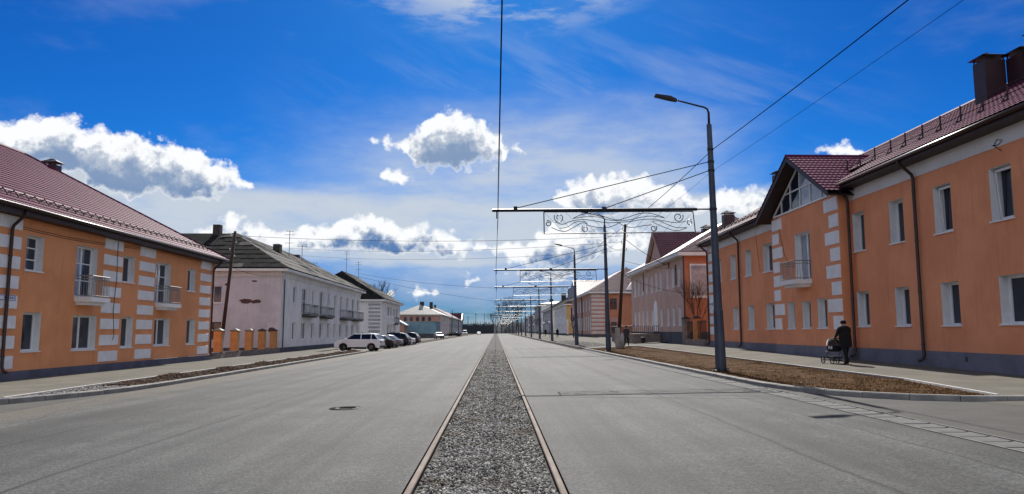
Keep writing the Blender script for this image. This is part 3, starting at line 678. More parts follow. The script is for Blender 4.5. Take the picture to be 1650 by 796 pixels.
def stone_mat(name, lo, hi, warm):
    """each stone gets its own tone"""
    m = bpy.data.materials.new(name); m.use_nodes = True; T = NT(m.node_tree); b = m.node_tree.nodes['Principled BSDF']
    geo = T.n('ShaderNodeNewGeometry'); r = geo.outputs['Random Per Island']
    T.put(b.inputs['Base Color'], T.mix(r, (*lo,1), (*hi,1))); 
    wn = T.noise(T.n('ShaderNodeTexCoord').outputs['Object'], 1.1, 4, .6)
    col = T.mix(T.m('MULTIPLY', T.ramp(wn, .5, .72), .75), T.mix(r, (*lo,1), (*hi,1)), (*warm,1)); T.put(b.inputs['Base Color'], col)
    b.inputs['Roughness'].default_value = .95; b.inputs['Specular IOR Level'].default_value = .1; MATS[name] = m
stone_mat('ballast_stone', (.075,.072,.066), (.42,.41,.385), (.15,.122,.08))
stone_mat('clod_brown', (.046,.022,.008), (.122,.062,.022), (.049,.024,.009))
stone_mat('clod_dark', (.035,.022,.016), (.085,.052,.035), (.05,.03,.02))
stone_mat('rubble', (.10,.095,.085), (.36,.35,.335), (.12,.10,.085))

# tram track: ballast bed, two rails
MB().add([(-.86,-8,-.075),(.86,-8,-.075),(.86,66,-.075),(-.86,66,-.075)], [(0,1,2,3)]).build('track_bed', 'ballast_bed', None, fix=False)
bpy.data.objects['track_bed']['kind'] = 'structure'
o = MB().add([(-.86,66,-.06),(.86,66,-.06),(.86,FAR,-.05),(-.86,FAR,-.05)], [(0,1,2,3)]).build('track_bed', 'ballast_far', None, fix=False); o['kind'] = 'structure'
n = 46000; yy = 5.5 + 60.5*rng.random(n)**1.7
xy = np.stack([rng.uniform(-.735, .735, n), yy], 1); hump = -.068 + .022*np.sin(xy[:,1]*2.1+xy[:,0]*2.0)*np.cos(xy[:,0]*4) + .012*(1-np.abs(xy[:,0]))
stones('ballast', xy, hump + rng.uniform(-.012,.016,n), rng.uniform(.013,.030,n)*(1+.012*(yy-5.5)), 'ballast_stone', 'grey crushed stone ballast between the two tram rails', .65, 'ballast')
def rail(x, label):
    prof = [(-.075,-.16),(.075,-.16),(.075,-.14),(.012,-.12),(.012,-.04),(.036,-.03),(.036,-.006),(.028,0.0),(-.028,0.0),(-.036,-.006),(-.036,-.03),(-.012,-.04),(-.012,-.12),(-.075,-.14)]
    t = thing('rail', (x, 0, -.16), label, 'rail', 'tram rails in the street')
    ysn = [-8 + 12.5*k for k in range(36)]
    for k, (a, b) in enumerate(zip(ysn, ysn[1:])):
        MB().prism([(x+u, a+.006, v) for u, v in prof], (0, b-a-.012, 0)).build('rail_length', 'rail_rust', t)
        MB().prism([(x+u, a+.006, .0025+h) for u, h in ((-.030,-.0015),(.030,-.0015),(.026,.0005),(-.026,.0005))], (0, b-a-.012, 0)).build('running_surface', 'rail_top', t)
    for yj in ysn[1:4]:
        s = 1 if x < 0 else -1; MB().box(x+s*.013, x+s*.036, yj-.32, yj+.32, -.12, -.05).build('fishplate', 'rail_rust', t)
    return t
rail(-.80, 'left rusty tram rail with bright top beside the ballast'); rail(.80, 'right rusty tram rail with bright top beside the ballast')

# loose earth and rubble on the verges
n = 15000; P = np.stack([rng.uniform(7.7,12.05,n), 16.4+44*rng.random(n)**1.4], 1)
P = np.array([p for p in P if in_poly(p[0], p[1], VERGE_R)]); z = np.array([walk_z(*p)-.025 for p in P])
stones('loose_earth', P, z, rng.uniform(.008,.028,len(P))*(1+1.2*(rng.random(len(P))>.985)), 'clod_brown', 'brown clods of dry earth covering the right verge', .55, 'earth')
n = 19000; P = np.stack([rng.uniform(-13,-11.4,n), 24.5+41.5*rng.random(n)**1.1], 1)
P = np.array([p for p in P if in_poly(p[0], p[1], VERGE_L)]); z = -.145 + .17*np.maximum(0, 1-((P[:,0]+12.2)/.62)**2)*(.55+.45*np.sin(P[:,1]*1.7)*np.sin(P[:,1]*.61))
stones('loose_earth', P, z-.02, rng.uniform(.02,.075,len(P)), 'clod_dark', 'dark turned clods of soil heaped on the left verge', .6, 'earth')
n = 2600; P = np.stack([rng.uniform(-13,-11.4,n), 20+6.5*rng.random(n)**1.3], 1); P = np.array([p for p in P if in_poly(p[0], p[1], VERGE_L)])
stones('rubble', P, np.full(len(P), -.14), rng.uniform(.015,.055,len(P)), 'rubble', 'pale grey rubble at the near end of the left verge', .5, 'rubble')
n = 600; P = np.stack([rng.uniform(-13.0,-12.75,n), rng.uniform(33,66,n)], 1)
stones('rubble', P, np.full(n, -.13), rng.uniform(.015,.06,n), 'rubble', 'pale rubble strip along the left pavement edging', .5, 'rubble')
n = 5000; P = np.stack([rng.uniform(7.8,10.9,n), 66.6+34*rng.random(n)], 1); z = np.array([walk_z(*p)-.01 for p in P])
stones('rubble', P, z, rng.uniform(.03,.10,n), 'rubble', 'grey rubble on the gravel verge beyond the driveway', .5, 'rubble')

# dry grass on the brown verge: thin blades, far too many to count
def grass(n, P, zf, h0, h1, mat, label):
    k = len(P); a = rng.uniform(0, 6.283, k); h = rng.uniform(h0, h1, k); l = rng.uniform(.3, 1.4, k)*h; wd2 = rng.uniform(.004, .010, k)
    bx, by = np.cos(a), np.sin(a); z = np.array([zf(*p) for p in P])
    v = np.empty((k, 3, 3)); v[:,0] = np.stack([P[:,0]-by*wd2, P[:,1]+bx*wd2, z], 1); v[:,1] = np.stack([P[:,0]+by*wd2, P[:,1]-bx*wd2, z], 1); v[:,2] = np.stack([P[:,0]+bx*l, P[:,1]+by*l, z+h], 1)
    me = bpy.data.meshes.new('dry_grass'); me.from_pydata(v.reshape(-1,3).tolist(), [], np.arange(k*3).reshape(-1,3).tolist()); me.materials.append(MATS[mat])
    o = bpy.data.objects.new('dry_grass', me); COL.objects.link(o); return tag(o, label, 'grass', kind='stuff')
stone_mat('grass_dry', (.088,.046,.016), (.21,.122,.045), (.098,.050,.018))
cl = np.stack([rng.uniform(7.9,12,900), 16.6+44*rng.random(900)**1.3], 1)
P = cl[rng.integers(0, 900, 26000)] + rng.normal(0, .13, (26000, 2)); P = np.array([p for p in P if in_poly(p[0], p[1], VERGE_R)])
grass(0, P, lambda x, y: walk_z(x, y)-.03, .02, .07, 'grass_dry', 'flattened tan dry grass over the right brown verge')

# manhole
t = thing('manhole_cover', (-3.18, 16.6, road_z(-3.18)), 'round iron manhole cover set in the left carriageway', 'manhole')
zc = road_z(-3.18)
MB().lathe((-3.18,16.6,zc-.05), [(.27,0),(.27,.058),(.25,.062)], 28).build('cover', 'gutter_concrete', t)
MB().add([(-3.18+r*math.cos(a*math.pi/14), 16.6+r*math.sin(a*math.pi/14), zc+h) for r, h in ((.275,.002),(.29,.006),(.36,.006),(.40,.003)) for a in range(28)],
         [(i*28+j, i*28+(j+1)%28, (i+1)*28+(j+1)%28, (i+1)*28+j) for i in range(3) for j in range(28)]).build('rim', 'cast_iron', t)
b = MB()
for k in range(-2, 3): b.box(-3.18-.2+abs(k)*.03, -3.18+.2-abs(k)*.03, 16.6+k*.09-.015, 16.6+k*.09+.015, zc+.01, zc+.019)
b.build('rib', 'cast_iron', t)

# ================================================================== LEFT ORANGE HOUSE
F = street_face(-18.5)
h1 = thing('orange_house', (-26.5, 34.3, -.3), 'orange two-storey house with white blocks and maroon tiled roof on the left', 'house')
Y0, Y1 = 20.0, 48.6; ZE = 6.06
upper = [(29.25,30.35,4.02,5.44,1,2,False),(32.75,34.45,3.14,5.44,2,2,True),(36.85,38.0,4.06,5.40,1,0,False),(40.4,42.2,3.14,5.40,2,2,True),(44.55,45.65,4.02,5.40,1,0,False),(22.3,23.9,4.02,5.44,2,0,False),(25.7,26.8,4.02,5.44,1,0,False)]
lower = [(29.35,30.5,.82,2.37,1,0),(32.8,34.7,.78,2.33,2,0),(37.0,38.15,.80,2.33,1,0),(40.55,42.4,.82,2.32,2,0),(44.75,45.95,.82,2.34,1,0),(22.3,24.0,.80,2.33,2,0),(25.8,26.9,.80,2.33,1,0)]
holes = [(a,b,c,d) for a,b,c,d,*_ in upper] + [(a,b,c,d) for a,b,c,d,*_ in lower]
wall(F, h1, Y0, Y1, .09, ZE, holes, 'orange_left')
MB().add([(-18.5,Y1,.09),(-34.2,Y1,.09),(-34.2,Y1,ZE),(-18.5,Y1,ZE),(-34.2,Y0,.09),(-34.2,Y0,ZE),(-18.5,Y0,.09),(-18.5,Y0,ZE)], [(0,1,2,3),(1,4,5,2),(4,6,7,5)]).build('wall', 'orange_left', h1)
MB().box(-34.25, -18.42, Y0-.08, Y1+.08, -.6, .09).build('plinth', 'plinth_navy', h1)
MB().box(-18.43, -18.36, 40.5, 43.4, .09, .115).build('plinth_flashing', 'frame_white', h1)
MB().box(-18.43, -18.36, 45.0, 48.3, .09, .115).build('plinth_flashing', 'frame_white', h1)
for (a,b,c,d,cols,bars,door) in upper:
    window(F, h1, a, b, c, d, .34, cols, bars, glass=['glass_pale','glass'] if door else 'glass', sill=not door, sillmat='frame_white', name='balcony_door' if door else 'window')
for (a,b,c,d,cols,bars) in lower: window(F, h1, a, b, c, d, .34, cols, bars, sillmat='frame_white')
quoins(F, h1, 6.04, .2, .765, .50, [(27.1,28.88)]); quoins(F, h1, 6.04, .2, .765, .50, [(35.0,36.7)])
quoins(F, h1, 6.04, .2, .765, .50, [(38.48,40.2)]); quoins(F, h1, 6.04, .2, .765, .50, [(46.42,48.1)]); quoins(F, h1, 6.04, .2, .765, .50, [(20.1,21.6)])
quoins(end_face(48.6), h1, 6.04, .2, .765, .50, [(-19.9,-18.55)])
balcony(h1, F, 32.75, 34.3, 3.12, .78); balcony(h1, F, 40.5, 42.0, 3.12, .78)
eave_slab(h1, -34.9, -17.95, Y0-.6, Y1+.55, ZE, 6.36)
RX, RZ, E = -26.4, 11.45, 6.37; ya, yb, xa, xb = Y0-.65, Y1+.6, -17.88, -34.92
rf = plain_roof('roof', [(xb,ya,E),(xb,yb,E),(RX,40.8,RZ),(RX,ya+8.4,RZ)], 'roof_maroon_far', h1)
tile_roof('roof_slope', [(xa,ya,E),(xa,yb,E),(RX,40.8,RZ),(RX,ya+8.4,RZ)], 'roof_maroon', rf)
tile_roof('roof_slope', [(xa,yb,E),(xb,yb,E),(RX,40.8,RZ)], 'roof_maroon', rf)
plain_roof('roof_slope', [(xa,ya,E),(xb,ya,E),(RX,ya+8.4,RZ)], 'roof_maroon_far', rf)
MB().tube([(RX,ya+8.4,RZ+.06),(RX,40.8,RZ+.06)], .09, 6).build('ridge_cap', 'roof_maroon', rf)
MB().tube([(RX,40.8,RZ+.06),(xa,yb,E+.07)], .08, 6).build('hip_cap', 'roof_maroon', rf)
chimney(h1, -25.6, 42.2, 10.0, 11.15, .7, .6)
MB().tube([(xa+.06,ya,6.31),(xa+.06,yb,6.31)], .075, 8).build('gutter', 'gutter_brown', h1, smooth=True)
MB().tube([(xa+.10,ya,6.375),(xa+.10,yb,6.375)], .009, 5).build('gutter_glint', 'frame_white', h1)  # thin white tube imitating the sun's glint along the gutter edge
s = (RZ-E)/(RX-xa); snow_guards(h1, (xa-.75, ya+.3, E+.75*abs(s)+.05), (xa-.75, yb-1.0, E+.75*abs(s)+.05), 44, .20, 1.0)
downpipe(h1, F, 28.15, 6.2, .05, .62); downpipe(h1, F, 48.25, 6.2, .0, .62)
pl = MB(); F.box(pl, 27.55, 28.75, 2.78, 3.0, .05, .07); pl = pl.build('address_plate', 'sign_white', h1)
q = MB()
for (a0,a1,z0,z1) in ((27.58,28.72,2.965,2.985),(27.58,28.72,2.795,2.815),(28.70,28.72,2.815,2.965),(28.05,28.12,2.85,2.93),(28.16,28.24,2.85,2.93),(28.28,28.34,2.85,2.93),(28.38,28.46,2.85,2.93),(28.5,28.56,2.85,2.93),(28.6,28.64,2.85,2.93)): F.box(q, a0, a1, z0, z1, .0705, .074)
q.build('lettering', 'sign_blue', pl)
c = MB()
for (zz, dz) in ((5.55,.0),(5.47,.02)): c.tube([F.p(20.2+i*2.36, zz-.0+.25*(-1 if i==0 else 0)+.10*math.sin(i*.9)+i*.045, .03) for i in range(13)], .008, 4)
c.tube([F.p(36.1, 5.98, .06), F.p(36.15, 4.2, .07), F.p(36.0, 2.6, .07), F.p(36.2, 1.45, .07), F.p(36.1, 1.2, .07)], .014, 4)
c.build('facade_cable', 'wire', h1)

# ================================================================== RIGHT ORANGE HOUSE
F = street_face(15.8); Fr = street_face(15.3)
h2 = thing('orange_house', (21, 35.7, .4), 'orange house with glazed gable, white quoins and chimneys on the right', 'house')
Y0, Y1 = 17.7, 53.75; RA, RB = 31.8, 39.65; ZE = 7.86; PL = .92
up = [(a-.5, a+.5, 5.06, 6.76) for a in (22.1, 25.1, 28.08, 31.1)] + [(47.5,48.5,5.03,6.62),(44.55,45.6,5.02,6.64),(41.1,42.5,5.03,6.66),(50.6,51.6,5.03,6.62),(18.8,19.8,5.06,6.76)]
lo = [(a-.5, a+.5, 1.82, 3.32) for a in (25.0, 28.0, 31.05)] + [(20.6,22.5,1.84,3.34),(18.6,19.6,1.84,3.34),(47.25,48.3,1.72,3.18),(44.35,45.35,1.72,3.2),(41.1,42.3,1.74,3.21),(50.6,51.6,1.72,3.18)]
rup = [(34.9,36.7,4.12,6.5)]; rlo = [(37.05,37.95,1.74,3.1),(35.15,36.12,1.75,3.08),(33.4,34.38,1.76,3.15)]
H = up+lo
wall(F, h2, Y0, RA, PL, ZE, [h for h in H if h[1] < RA], 'orange_right'); wall(F, h2, RB, Y1, PL, ZE, [h for h in H if h[0] > RB], 'orange_right')
wall(Fr, h2, RA, RB, PL, 7.72, rup+rlo, 'orange_right')
for yy_ in (RA, RB): MB().add([(15.3,yy_,PL),(15.8,yy_,PL),(15.8,yy_,ZE),(15.3,yy_,7.72)], [(0,1,2,3)]).build('return_wall', 'orange_right', h2)
MB().add([(15.8,Y0,PL),(26.2,Y0,PL),(26.2,Y0,ZE),(15.8,Y0,ZE),(26.2,Y1,PL),(26.2,Y1,ZE),(15.8,Y1,PL),(15.8,Y1,ZE)], [(0,1,2,3),(1,4,5,2),(4,6,7,5)]).build('wall', 'orange_right', h2)
MB().box(15.74, 26.3, Y0-.06, RA-.06, -.3, PL).box(15.74, 26.3, RB+.06, Y1+.06, -.3, PL).box(15.23, 26.3, RA-.06, RB+.06, -.3, PL+.003).build('plinth', 'plinth_blue', h2)
for (a, b) in ((Y0, RA), (RB, Y1)):
    m_ = MB(); F.box(m_, a, b, 7.36, ZE, .001, .03); m_.build('frieze', 'frieze_white', h2)
for i, (a,b,c,d) in enumerate(up): window(F, h2, a, b, c, d, .38, 1, 0, open_sash=i in (0, 1), sillmat='frame_white')
for (a,b,c,d) in lo: window(F, h2, a, b, c, d, .38, 2 if b-a > 1.5 else 1, 0, sillmat='frame_white')
window(Fr, h2, *rup[0], .34, 2, 0, glass=['glass_curtain','glass_pale'], sill=False, name='balcony_door')
for r_ in rlo: window(Fr, h2, *r_, .36, 1, 0, sillmat='frame_white')
quoins(Fr, h2, 7.62, 1.0, .76, .60, [(31.86,33.2),(31.86,32.74)]); quoins(Fr, h2, 7.62, 1.0, .76, .60, [(38.3,39.6),(38.75,39.6)])
quoins(F, h2, 7.25, 1.0, .76, .56, [(52.3,53.7)]); quoins(F, h2, 7.25, 1.0, .76, .56, [(17.75,18.5)])
balcony(h2, Fr, 34.85, 36.75, 4.1, .85, .92, 14)
# eaves, main roof with hips, cross gable with glazing
E = 8.10; x0, x1 = 15.12, 26.9; ya, yb = Y0-.65, Y1+.6; RX, RZ = 21.0, 11.58; HP = 5.6
MB().box(x0+.08, x1, ya, RA-.35, ZE, E-.02).box(x0+.08, x1, RB+.35, yb, ZE, E-.02).box(15.85, x1, RA-.35, RB+.35, ZE+.002, E-.02).build('eaves', 'soffit_brown', h2)
rf = plain_roof('roof', [(x1,ya,E),(x1,yb,E),(RX,yb-HP,RZ),(RX,ya+HP,RZ)], 'roof_maroon_far', h2)
tile_roof('roof_slope', [(x0,ya,E),(x0,RA-.4,E),(RX,RA-.4,RZ),(RX,ya+HP,RZ)], 'roof_maroon', rf)
tile_roof('roof_slope', [(x0,RB+.4,E),(x0,yb,E),(RX,yb-HP,RZ),(RX,RB+.4,RZ)], 'roof_maroon', rf)
tile_roof('roof_slope', [(x0+1.6,RA-.4,E+.99),(x0+1.6,RB+.4,E+.99),(RX,RB+.4,RZ),(RX,RA-.4,RZ)], 'roof_maroon', rf)
plain_roof('roof_slope', [(x0,ya,E),(x1,ya,E),(RX,ya+HP,RZ)], 'roof_maroon_far', rf); plain_roof('roof_slope', [(x0,yb,E),(x1,yb,E),(RX,yb-HP,RZ)], 'roof_maroon_far', rf)
MB().tube([(RX,ya+HP,RZ+.05),(RX,yb-HP,RZ+.05)], .08, 6).build('ridge_cap', 'roof_maroon', rf)
GY, GZ, gx = 35.6, 10.30, 14.55; ga, gb = RA-.55, RB+.55; XB = x0+(GZ-E)/((RZ-E)/(RX-x0))
tile_roof('gable_slope', [(gx,ga,7.72),(16.4,ga,7.72),(XB+.2,GY,GZ),(gx,GY,GZ)], 'roof_maroon', rf)
tile_roof('gable_slope', [(gx,gb,7.72),(16.4,gb,7.72),(XB+.2,GY,GZ),(gx,GY,GZ)], 'roof_maroon', rf)
MB().prism([(gx+.03,ga,7.70),(gx+.03,GY,GZ-.02),(gx+.03,gb,7.70),(gx+.03,gb,7.48),(gx+.03,GY,GZ-.26),(gx+.03,ga,7.48)], (.03,0,0)).build('barge_board', 'soffit_brown', rf)
MB().prism([(gx+.07,ga+.02,7.58),(gx+.07,GY,GZ-.14),(gx+.07,gb-.02,7.58),(gx+.07,gb-.02,7.53),(gx+.07,GY,GZ-.2),(gx+.07,ga+.02,7.53)], (1.2,0,0)).build('gable_soffit', 'soffit_brown', rf)
MB().tube([(gx,GY,GZ+.04),(XB+.1,GY,GZ+.04)], .07, 6).build('ridge_cap', 'roof_maroon', rf)
gl = thing
gw = MB(); sl_ = (GZ-7.72)/(GY-ga)
def gtop(y): return GZ-.30 - abs(y-GY)*sl_
A, B = RA+.35, RB-.35
Fr.box(gw, A, B, 7.73, 7.81, .0, .07)
ys_ = np.linspace(A, B, 7)
for y in ys_[1:-1]: Fr.box(gw, y-.03, y+.03, 7.81, gtop(y), .0, .06)
zt_ = 8.72; hw = (gtop(GY)-zt_)/sl_; Fr.box(gw, GY-hw, GY+hw, zt_-.03, zt_+.03, .0, .061)
gw.tube([Fr.p(A, gtop(A)-.02, .03), Fr.p(GY, gtop(GY), .03), Fr.p(B, gtop(B)-.02, .03)], .045, 5)
gw = gw.build('gable_window', 'frame_white', h2)
for i in range(6):
    a, b = ys_[i]+.02, ys_[i+1]-.02
    P_ = [Fr.p(a, 7.8, .01), Fr.p(b, 7.8, .01), Fr.p(b, max(7.83, gtop(b)-.02), .01)] + ([Fr.p(GY, gtop(GY), .01)] if a < GY < b else []) + [Fr.p(a, max(7.83, gtop(a)-.02), .01)]
    MB().prism(P_, (.02,0,0)).build('pane', 'glass_pale' if i in (0,1,2) else 'glass', gw)
MB().prism([(15.34,RA,7.70),(15.34,RB,7.70),(15.34,GY,GZ-.35)], (.1,0,0)).build('gable_wall', 'orange_right', h2)
# roof furniture
sl2 = (RZ-E)/(RX-x0)
gr = None
post_y = [33.5,32.3,31.0,29.7,28.6,27.4,26.25,25.05,23.85,22.65,21.4,20.2]
zp = E+(16.65-x0)*sl2
r_ = MB()
for hh in (.25,.56): r_.tube([(16.65,19.6,zp+hh),(16.65,33.8,zp+hh)], .010, 5)
gr = r_.build('roof_railing', 'soffit_brown', h2)
for y in post_y: MB().tube([(16.65,y,zp-.02),(16.65,y,zp+.60)], .032, 5).tube([(16.35,y,zp-.16),(16.65,y,zp+.32)], .016, 4).box(16.5,16.85,y-.05,y+.05,zp-.02,zp+.06).build('rail_post', 'soffit_brown', gr)
snow_guards(h2, (x0+.9, RB+1.2, E+.9*sl2+.05), (x0+.9, yb-1.2, E+.9*sl2+.05), 16, .22, -1.0)
chimney(h2, 19.5, 27.45, 10.2, 12.15, .82, .7); chimney(h2, 20.45, 26.75, 10.4, 12.15, .95, .8); chimney(h2, 20.75, 25.9, 10.6, 12.65, 1.0, .8); chimney(h2, 20.2, 50.3, 9.8, 12.55, 1.0, .9)
for (a, b) in ((ya, RA-.42), (RB+.42, yb)): MB().tube([(x0+.0,a,E-.07),(x0+.0,b,E-.07)], .075, 8).build('gutter', 'gutter_brown', h2, smooth=True)
downpipe(h2, F, 26.6, E-.1, .52, .66); downpipe(h2, F, 46.55, E-.1, .62, .66); downpipe(h2, F, 31.55, E-.1, .52, .66, .2); downpipe(h2, F, 53.55, E-.1, .62, .66)
pl = MB(); F.box(pl, 52.5, 53.5, 3.35, 3.75, .05, .07); pl = pl.build('address_plate', 'sign_white', h2)
q = MB()
for (a0,a1,z0,z1) in ((52.6,52.75,3.45,3.65),(52.85,52.93,3.5,3.62),(53.0,53.08,3.5,3.62),(53.14,53.22,3.5,3.62),(53.28,53.36,3.5,3.62)): F.box(q, a0, a1, z0, z1, .0705, .074)
q.build('lettering', 'sign_dark', pl)
c = MB()
c.tube([Fr.p(38.9, 7.7, .03), Fr.p(38.0, 5.6, .03), Fr.p(36.9, 4.95, .2)], .009, 4); c.tube([F.p(43.6, 7.6, .03), F.p(43.0, 5.1, .03)], .008, 4)
c.tube([F.p(22.3,7.45,.04), F.p(22.0,7.40,.05), F.p(21.8,7.5,.05), F.p(22.05,7.58,.05), F.p(22.2,7.42,.05), F.p(21.9,7.2,.05)], .012, 4)
c.build('facade_cable', 'wire', h2)
v = MB(); F.box(v, 24.2, 24.32, .62, .78, .06, .075); v.build('vent', 'sign_dark', h2)

# ================================================================== OTHER HOUSES
def house(name, label, xf, y0, y1, dep, zg, ze, rz, wall_street, wall_end, plinth, roof, wins, end_wins=(), over=.6, hip=(6.0,6.0), eave_mat='frieze_white', eave_h=.28, plinth_h=.5, glass='glass', frame='frame_white', reveal='reveal_white', depth=.22, slates=None, group=None):
    """street house: plastered box with real openings, plinth, eaves and a hipped roof (hip run 0 makes a gable)"""
    sd_ = 1 if xf > 0 else -1; xb = xf + sd_*dep
    t = thing(name, ((xf+xb)/2, (y0+y1)/2, zg), label, 'house', group)
    F = street_face(xf); E_ = end_face(y0); zb = zg+plinth_h
    wall(F, t, y0, y1, zb, ze, [tuple(w[:4]) for w in wins], wall_street)
    wall(E_, t, min(xf,xb), max(xf,xb), zb, ze, [tuple(w[:4]) for w in end_wins], wall_end)
    MB().add([(xb,y0,zb),(xb,y1,zb),(xb,y1,ze),(xb,y0,ze),(xf,y1,zb),(xf,y1,ze)], [(0,1,2,3),(1,4,5,2)]).build('wall', wall_end, t)
    MB().box(xf-sd_*.05, xb, y0-.05, y1+.05, zg-.6, zb).build('plinth', plinth, t)
    for face, ws in ((F, wins), (E_, end_wins)):
        for i, w_ in enumerate(ws):
            o = dict(depth=depth, cols=1, bars=0, glass=glass, frame=frame, reveal=reveal, sillmat=reveal, sill=True)
            if len(w_) > 4: o.update(w_[4])
            window(face, t, *w_[:4], **o)
    ex0, ex1, ey0, ey1 = xf-sd_*over, xb+sd_*over, y0-over, y1+over
    MB().box(ex0, ex1, ey0, ey1, ze, ze+eave_h).build('eaves', eave_mat, t)
    E0 = ze+eave_h+.005; rx = (ex0+ex1)/2; ra, rb = ey0+hip[0], ey1-hip[1]
    S1 = [(ex0,ey0,E0),(ex0,ey1,E0),(rx,rb,rz),(rx,ra,rz)]; S2 = [(ex1,ey0,E0),(ex1,ey1,E0),(rx,rb,rz),(rx,ra,rz)]
    if slates: rf = slate_roof(S1, slates[0], t, slates[1], slates[2], slates[3])
    else: rf = plain_roof('roof', S1, roof, t)
    plain_roof('roof_slope', S2, roof, rf)
    for (yy_, rr, hp) in ((ey0, ra, hip[0]), (ey1, rb, hip[1])):
        if hp > 0:
            P_ = [(ex0,yy_,E0),(ex1,yy_,E0),(rx,rr,rz)]
            plain_roof('roof_slope', P_, roof, rf)
        else:
            q = yy_ + (over if yy_ == ey0 else -over)
            MB().prism([(xf,q,ze+eave_h),(xb,q,ze+eave_h),(rx,q,rz-.25)], (0,.1 if yy_ == ey0 else -.1,0)).build('gable_wall', wall_end, t)
    MB().tube([(rx,ra,rz+.05),(rx,rb,rz+.05)], .1, 5).build('ridge_cap', roof, rf)
    return t, F, E_
def aerial(x, y, z0, h, label, kind=0):
    t = thing('roof_aerial', (x, y, z0), label, 'aerial', 'aerials on the roofs')
    MB().tube([(x,y,z0-.4),(x,y,z0+h)], .035, 5).build('mast', 'iron', t)
    b = MB()
    if kind == 0:
        for k, l in ((h-.15,.45),(h-.55,.6),(h-1.5,.5)): b.tube([(x-l,y,z0+k),(x+l,y,z0+k)], .022, 4)
    else:
        b.tube([(x-.5,y,z0+h-.2),(x+.5,y,z0+h-.2)], .022, 4); b.tube([(x-.5,y,z0+h-.2),(x-.5,y,z0+h+.1)], .02, 4); b.tube([(x+.5,y,z0+h-.2),(x+.5,y,z0+h+.1)], .02, 4)
    b.build('element', 'iron', t)
    return t

# ---- white house with slate roof (left)
ctr = [69.4,72.9,76.5,80.0,83.5,86.9,90.2,94.0,97.6,101.3]; wd = [1.15,2.0,1.15,1.85,1.15,1.2,1.5,1.3,1.9,1.6]
dk = dict(frame='frame_white', glass='glass_curtain'); bd = dict(frame='reveal_white', glass='boarded')
wl = [(c-w_/2, c+w_/2, .80, 2.44, dict(glass=['glass','glass_curtain'][k % 2], cols=2 if w_ > 1.6 else 1)) for k, (c, w_) in enumerate(zip(ctr, wd))]
wu = [(c-w_/2, c+w_/2, 4.22 if k not in (1,3,6,8) else 3.34, 5.80, dict(glass=['glass_curtain','glass','boarded','glass'][k % 4], cols=2 if w_ > 1.6 else 1, bars=1 if k in (1,) else 0, sill=k not in (1,3,6,8))) for k, (c, w_) in enumerate(zip(ctr, wd))]
ew = [(-25.6,-24.0,4.05,5.6,dict(cols=2,glass=['glass','glass_curtain'])),(-25.5,-23.95,.85,2.4,dict(cols=2,bars=2,frame='frame_dark',glass='glass_curtain'))]
h3, F, EF = house('white_house', 'white weathered two-storey house with slate roof behind the brick posts', -18.8, 65.0, 102.8, 13.0, -.25, 6.85, 11.0, 'plaster_white', 'plaster_pink', 'plinth_dark', 'slate', wl+wu, ew,
                 over=.65, hip=(6.7,6.5), eave_h=.22, plinth_h=.42, slates=(['slate','slate_pale','slate_pale'], 1.75, 1.5, 170))
slate_roof([(-32.45,64.33,7.10),(-18.12,64.33,7.10),(-25.3,71.05,11.04)], ['slate']*7+['slate_pale'], h3, 1.15, .95, 120)
# the wing that runs back behind the first house
MB().box(-46, -31.8, 65.0, 77.0, -.8, 6.85).build('wing_wall', 'plaster_pink', h3)
slate_roof([(-46,64.35,7.08),(-25.4,64.35,7.08),(-25.4,71.0,10.98),(-46,71.0,10.98)], ['slate']*7+['slate_pale'], h3, 1.15, .95, 120)
plain_roof('wing_roof', [(-46,77.6,7.08),(-32.3,77.6,7.08),(-25.4,71.0,10.96),(-46,71.0,10.96)], 'slate', h3)
MB().box(-32.0, -18.75, 64.93, 64.99, 6.4, 6.85).box(-18.79,-18.72, 64.93, 102.8, 6.4, 6.85).build('cornice', 'plaster_white', h3)
chimney(h3, -26.9, 71.0, 10.4, 11.85, .68, .7, False, 'chimney_brick'); chimney(h3, -23.6, 79.5, 9.6, 10.95, .72, .9, False, 'chimney_brick'); chimney(h3, -24.9, 92, 10.4, 11.1, .7, .9, False, 'chimney_brick')
for (a, b, zf) in ((72.0,76.0,3.3),(79.2,83.4,3.28),(89.4,94.2,3.24),(96.8,101.7,3.22)): balcony(h3, F, a, b, zf, .75, .9, 12, 'plinth_dark', 'iron')
pt = MB()
for (cx, cz, rx_, rz_, n_) in ((-21.9,4.25,.62,.26,11),(-21.0,4.2,.5,.2,9),(-21.2,6.0,.3,.1,7),(-23.6,5.7,.2,.12,6),(-19.5,1.7,.4,.25,8)):
    pt.prism([(cx+rx_*random.uniform(.7,1.1)*math.cos(2*math.pi*i/n_), 64.995, cz+rz_*random.uniform(.6,1.1)*math.sin(2*math.pi*i/n_)) for i in range(n_)], (0,-.006,0))
pt.build('bare_plaster', 'brown_patch', h3)['kind'] = 'stuff'
MB().tube([F.p(65.6,6.2,.1), F.p(65.6,.2,.1)], .05, 6).build('downpipe', 'iron', h3)
aerial(-23.5, 83.6, 10.4, 2.7, 'tall roof aerial with two crossbars near the brick chimney'); aerial(-23.2, 88.0, 10.2, 1.7, 'short roof aerial with forked top on the white house', 1); aerial(-24.8, 100, 9.6, 1.3, 'leaning thin aerial at the far end of the white house', 1)

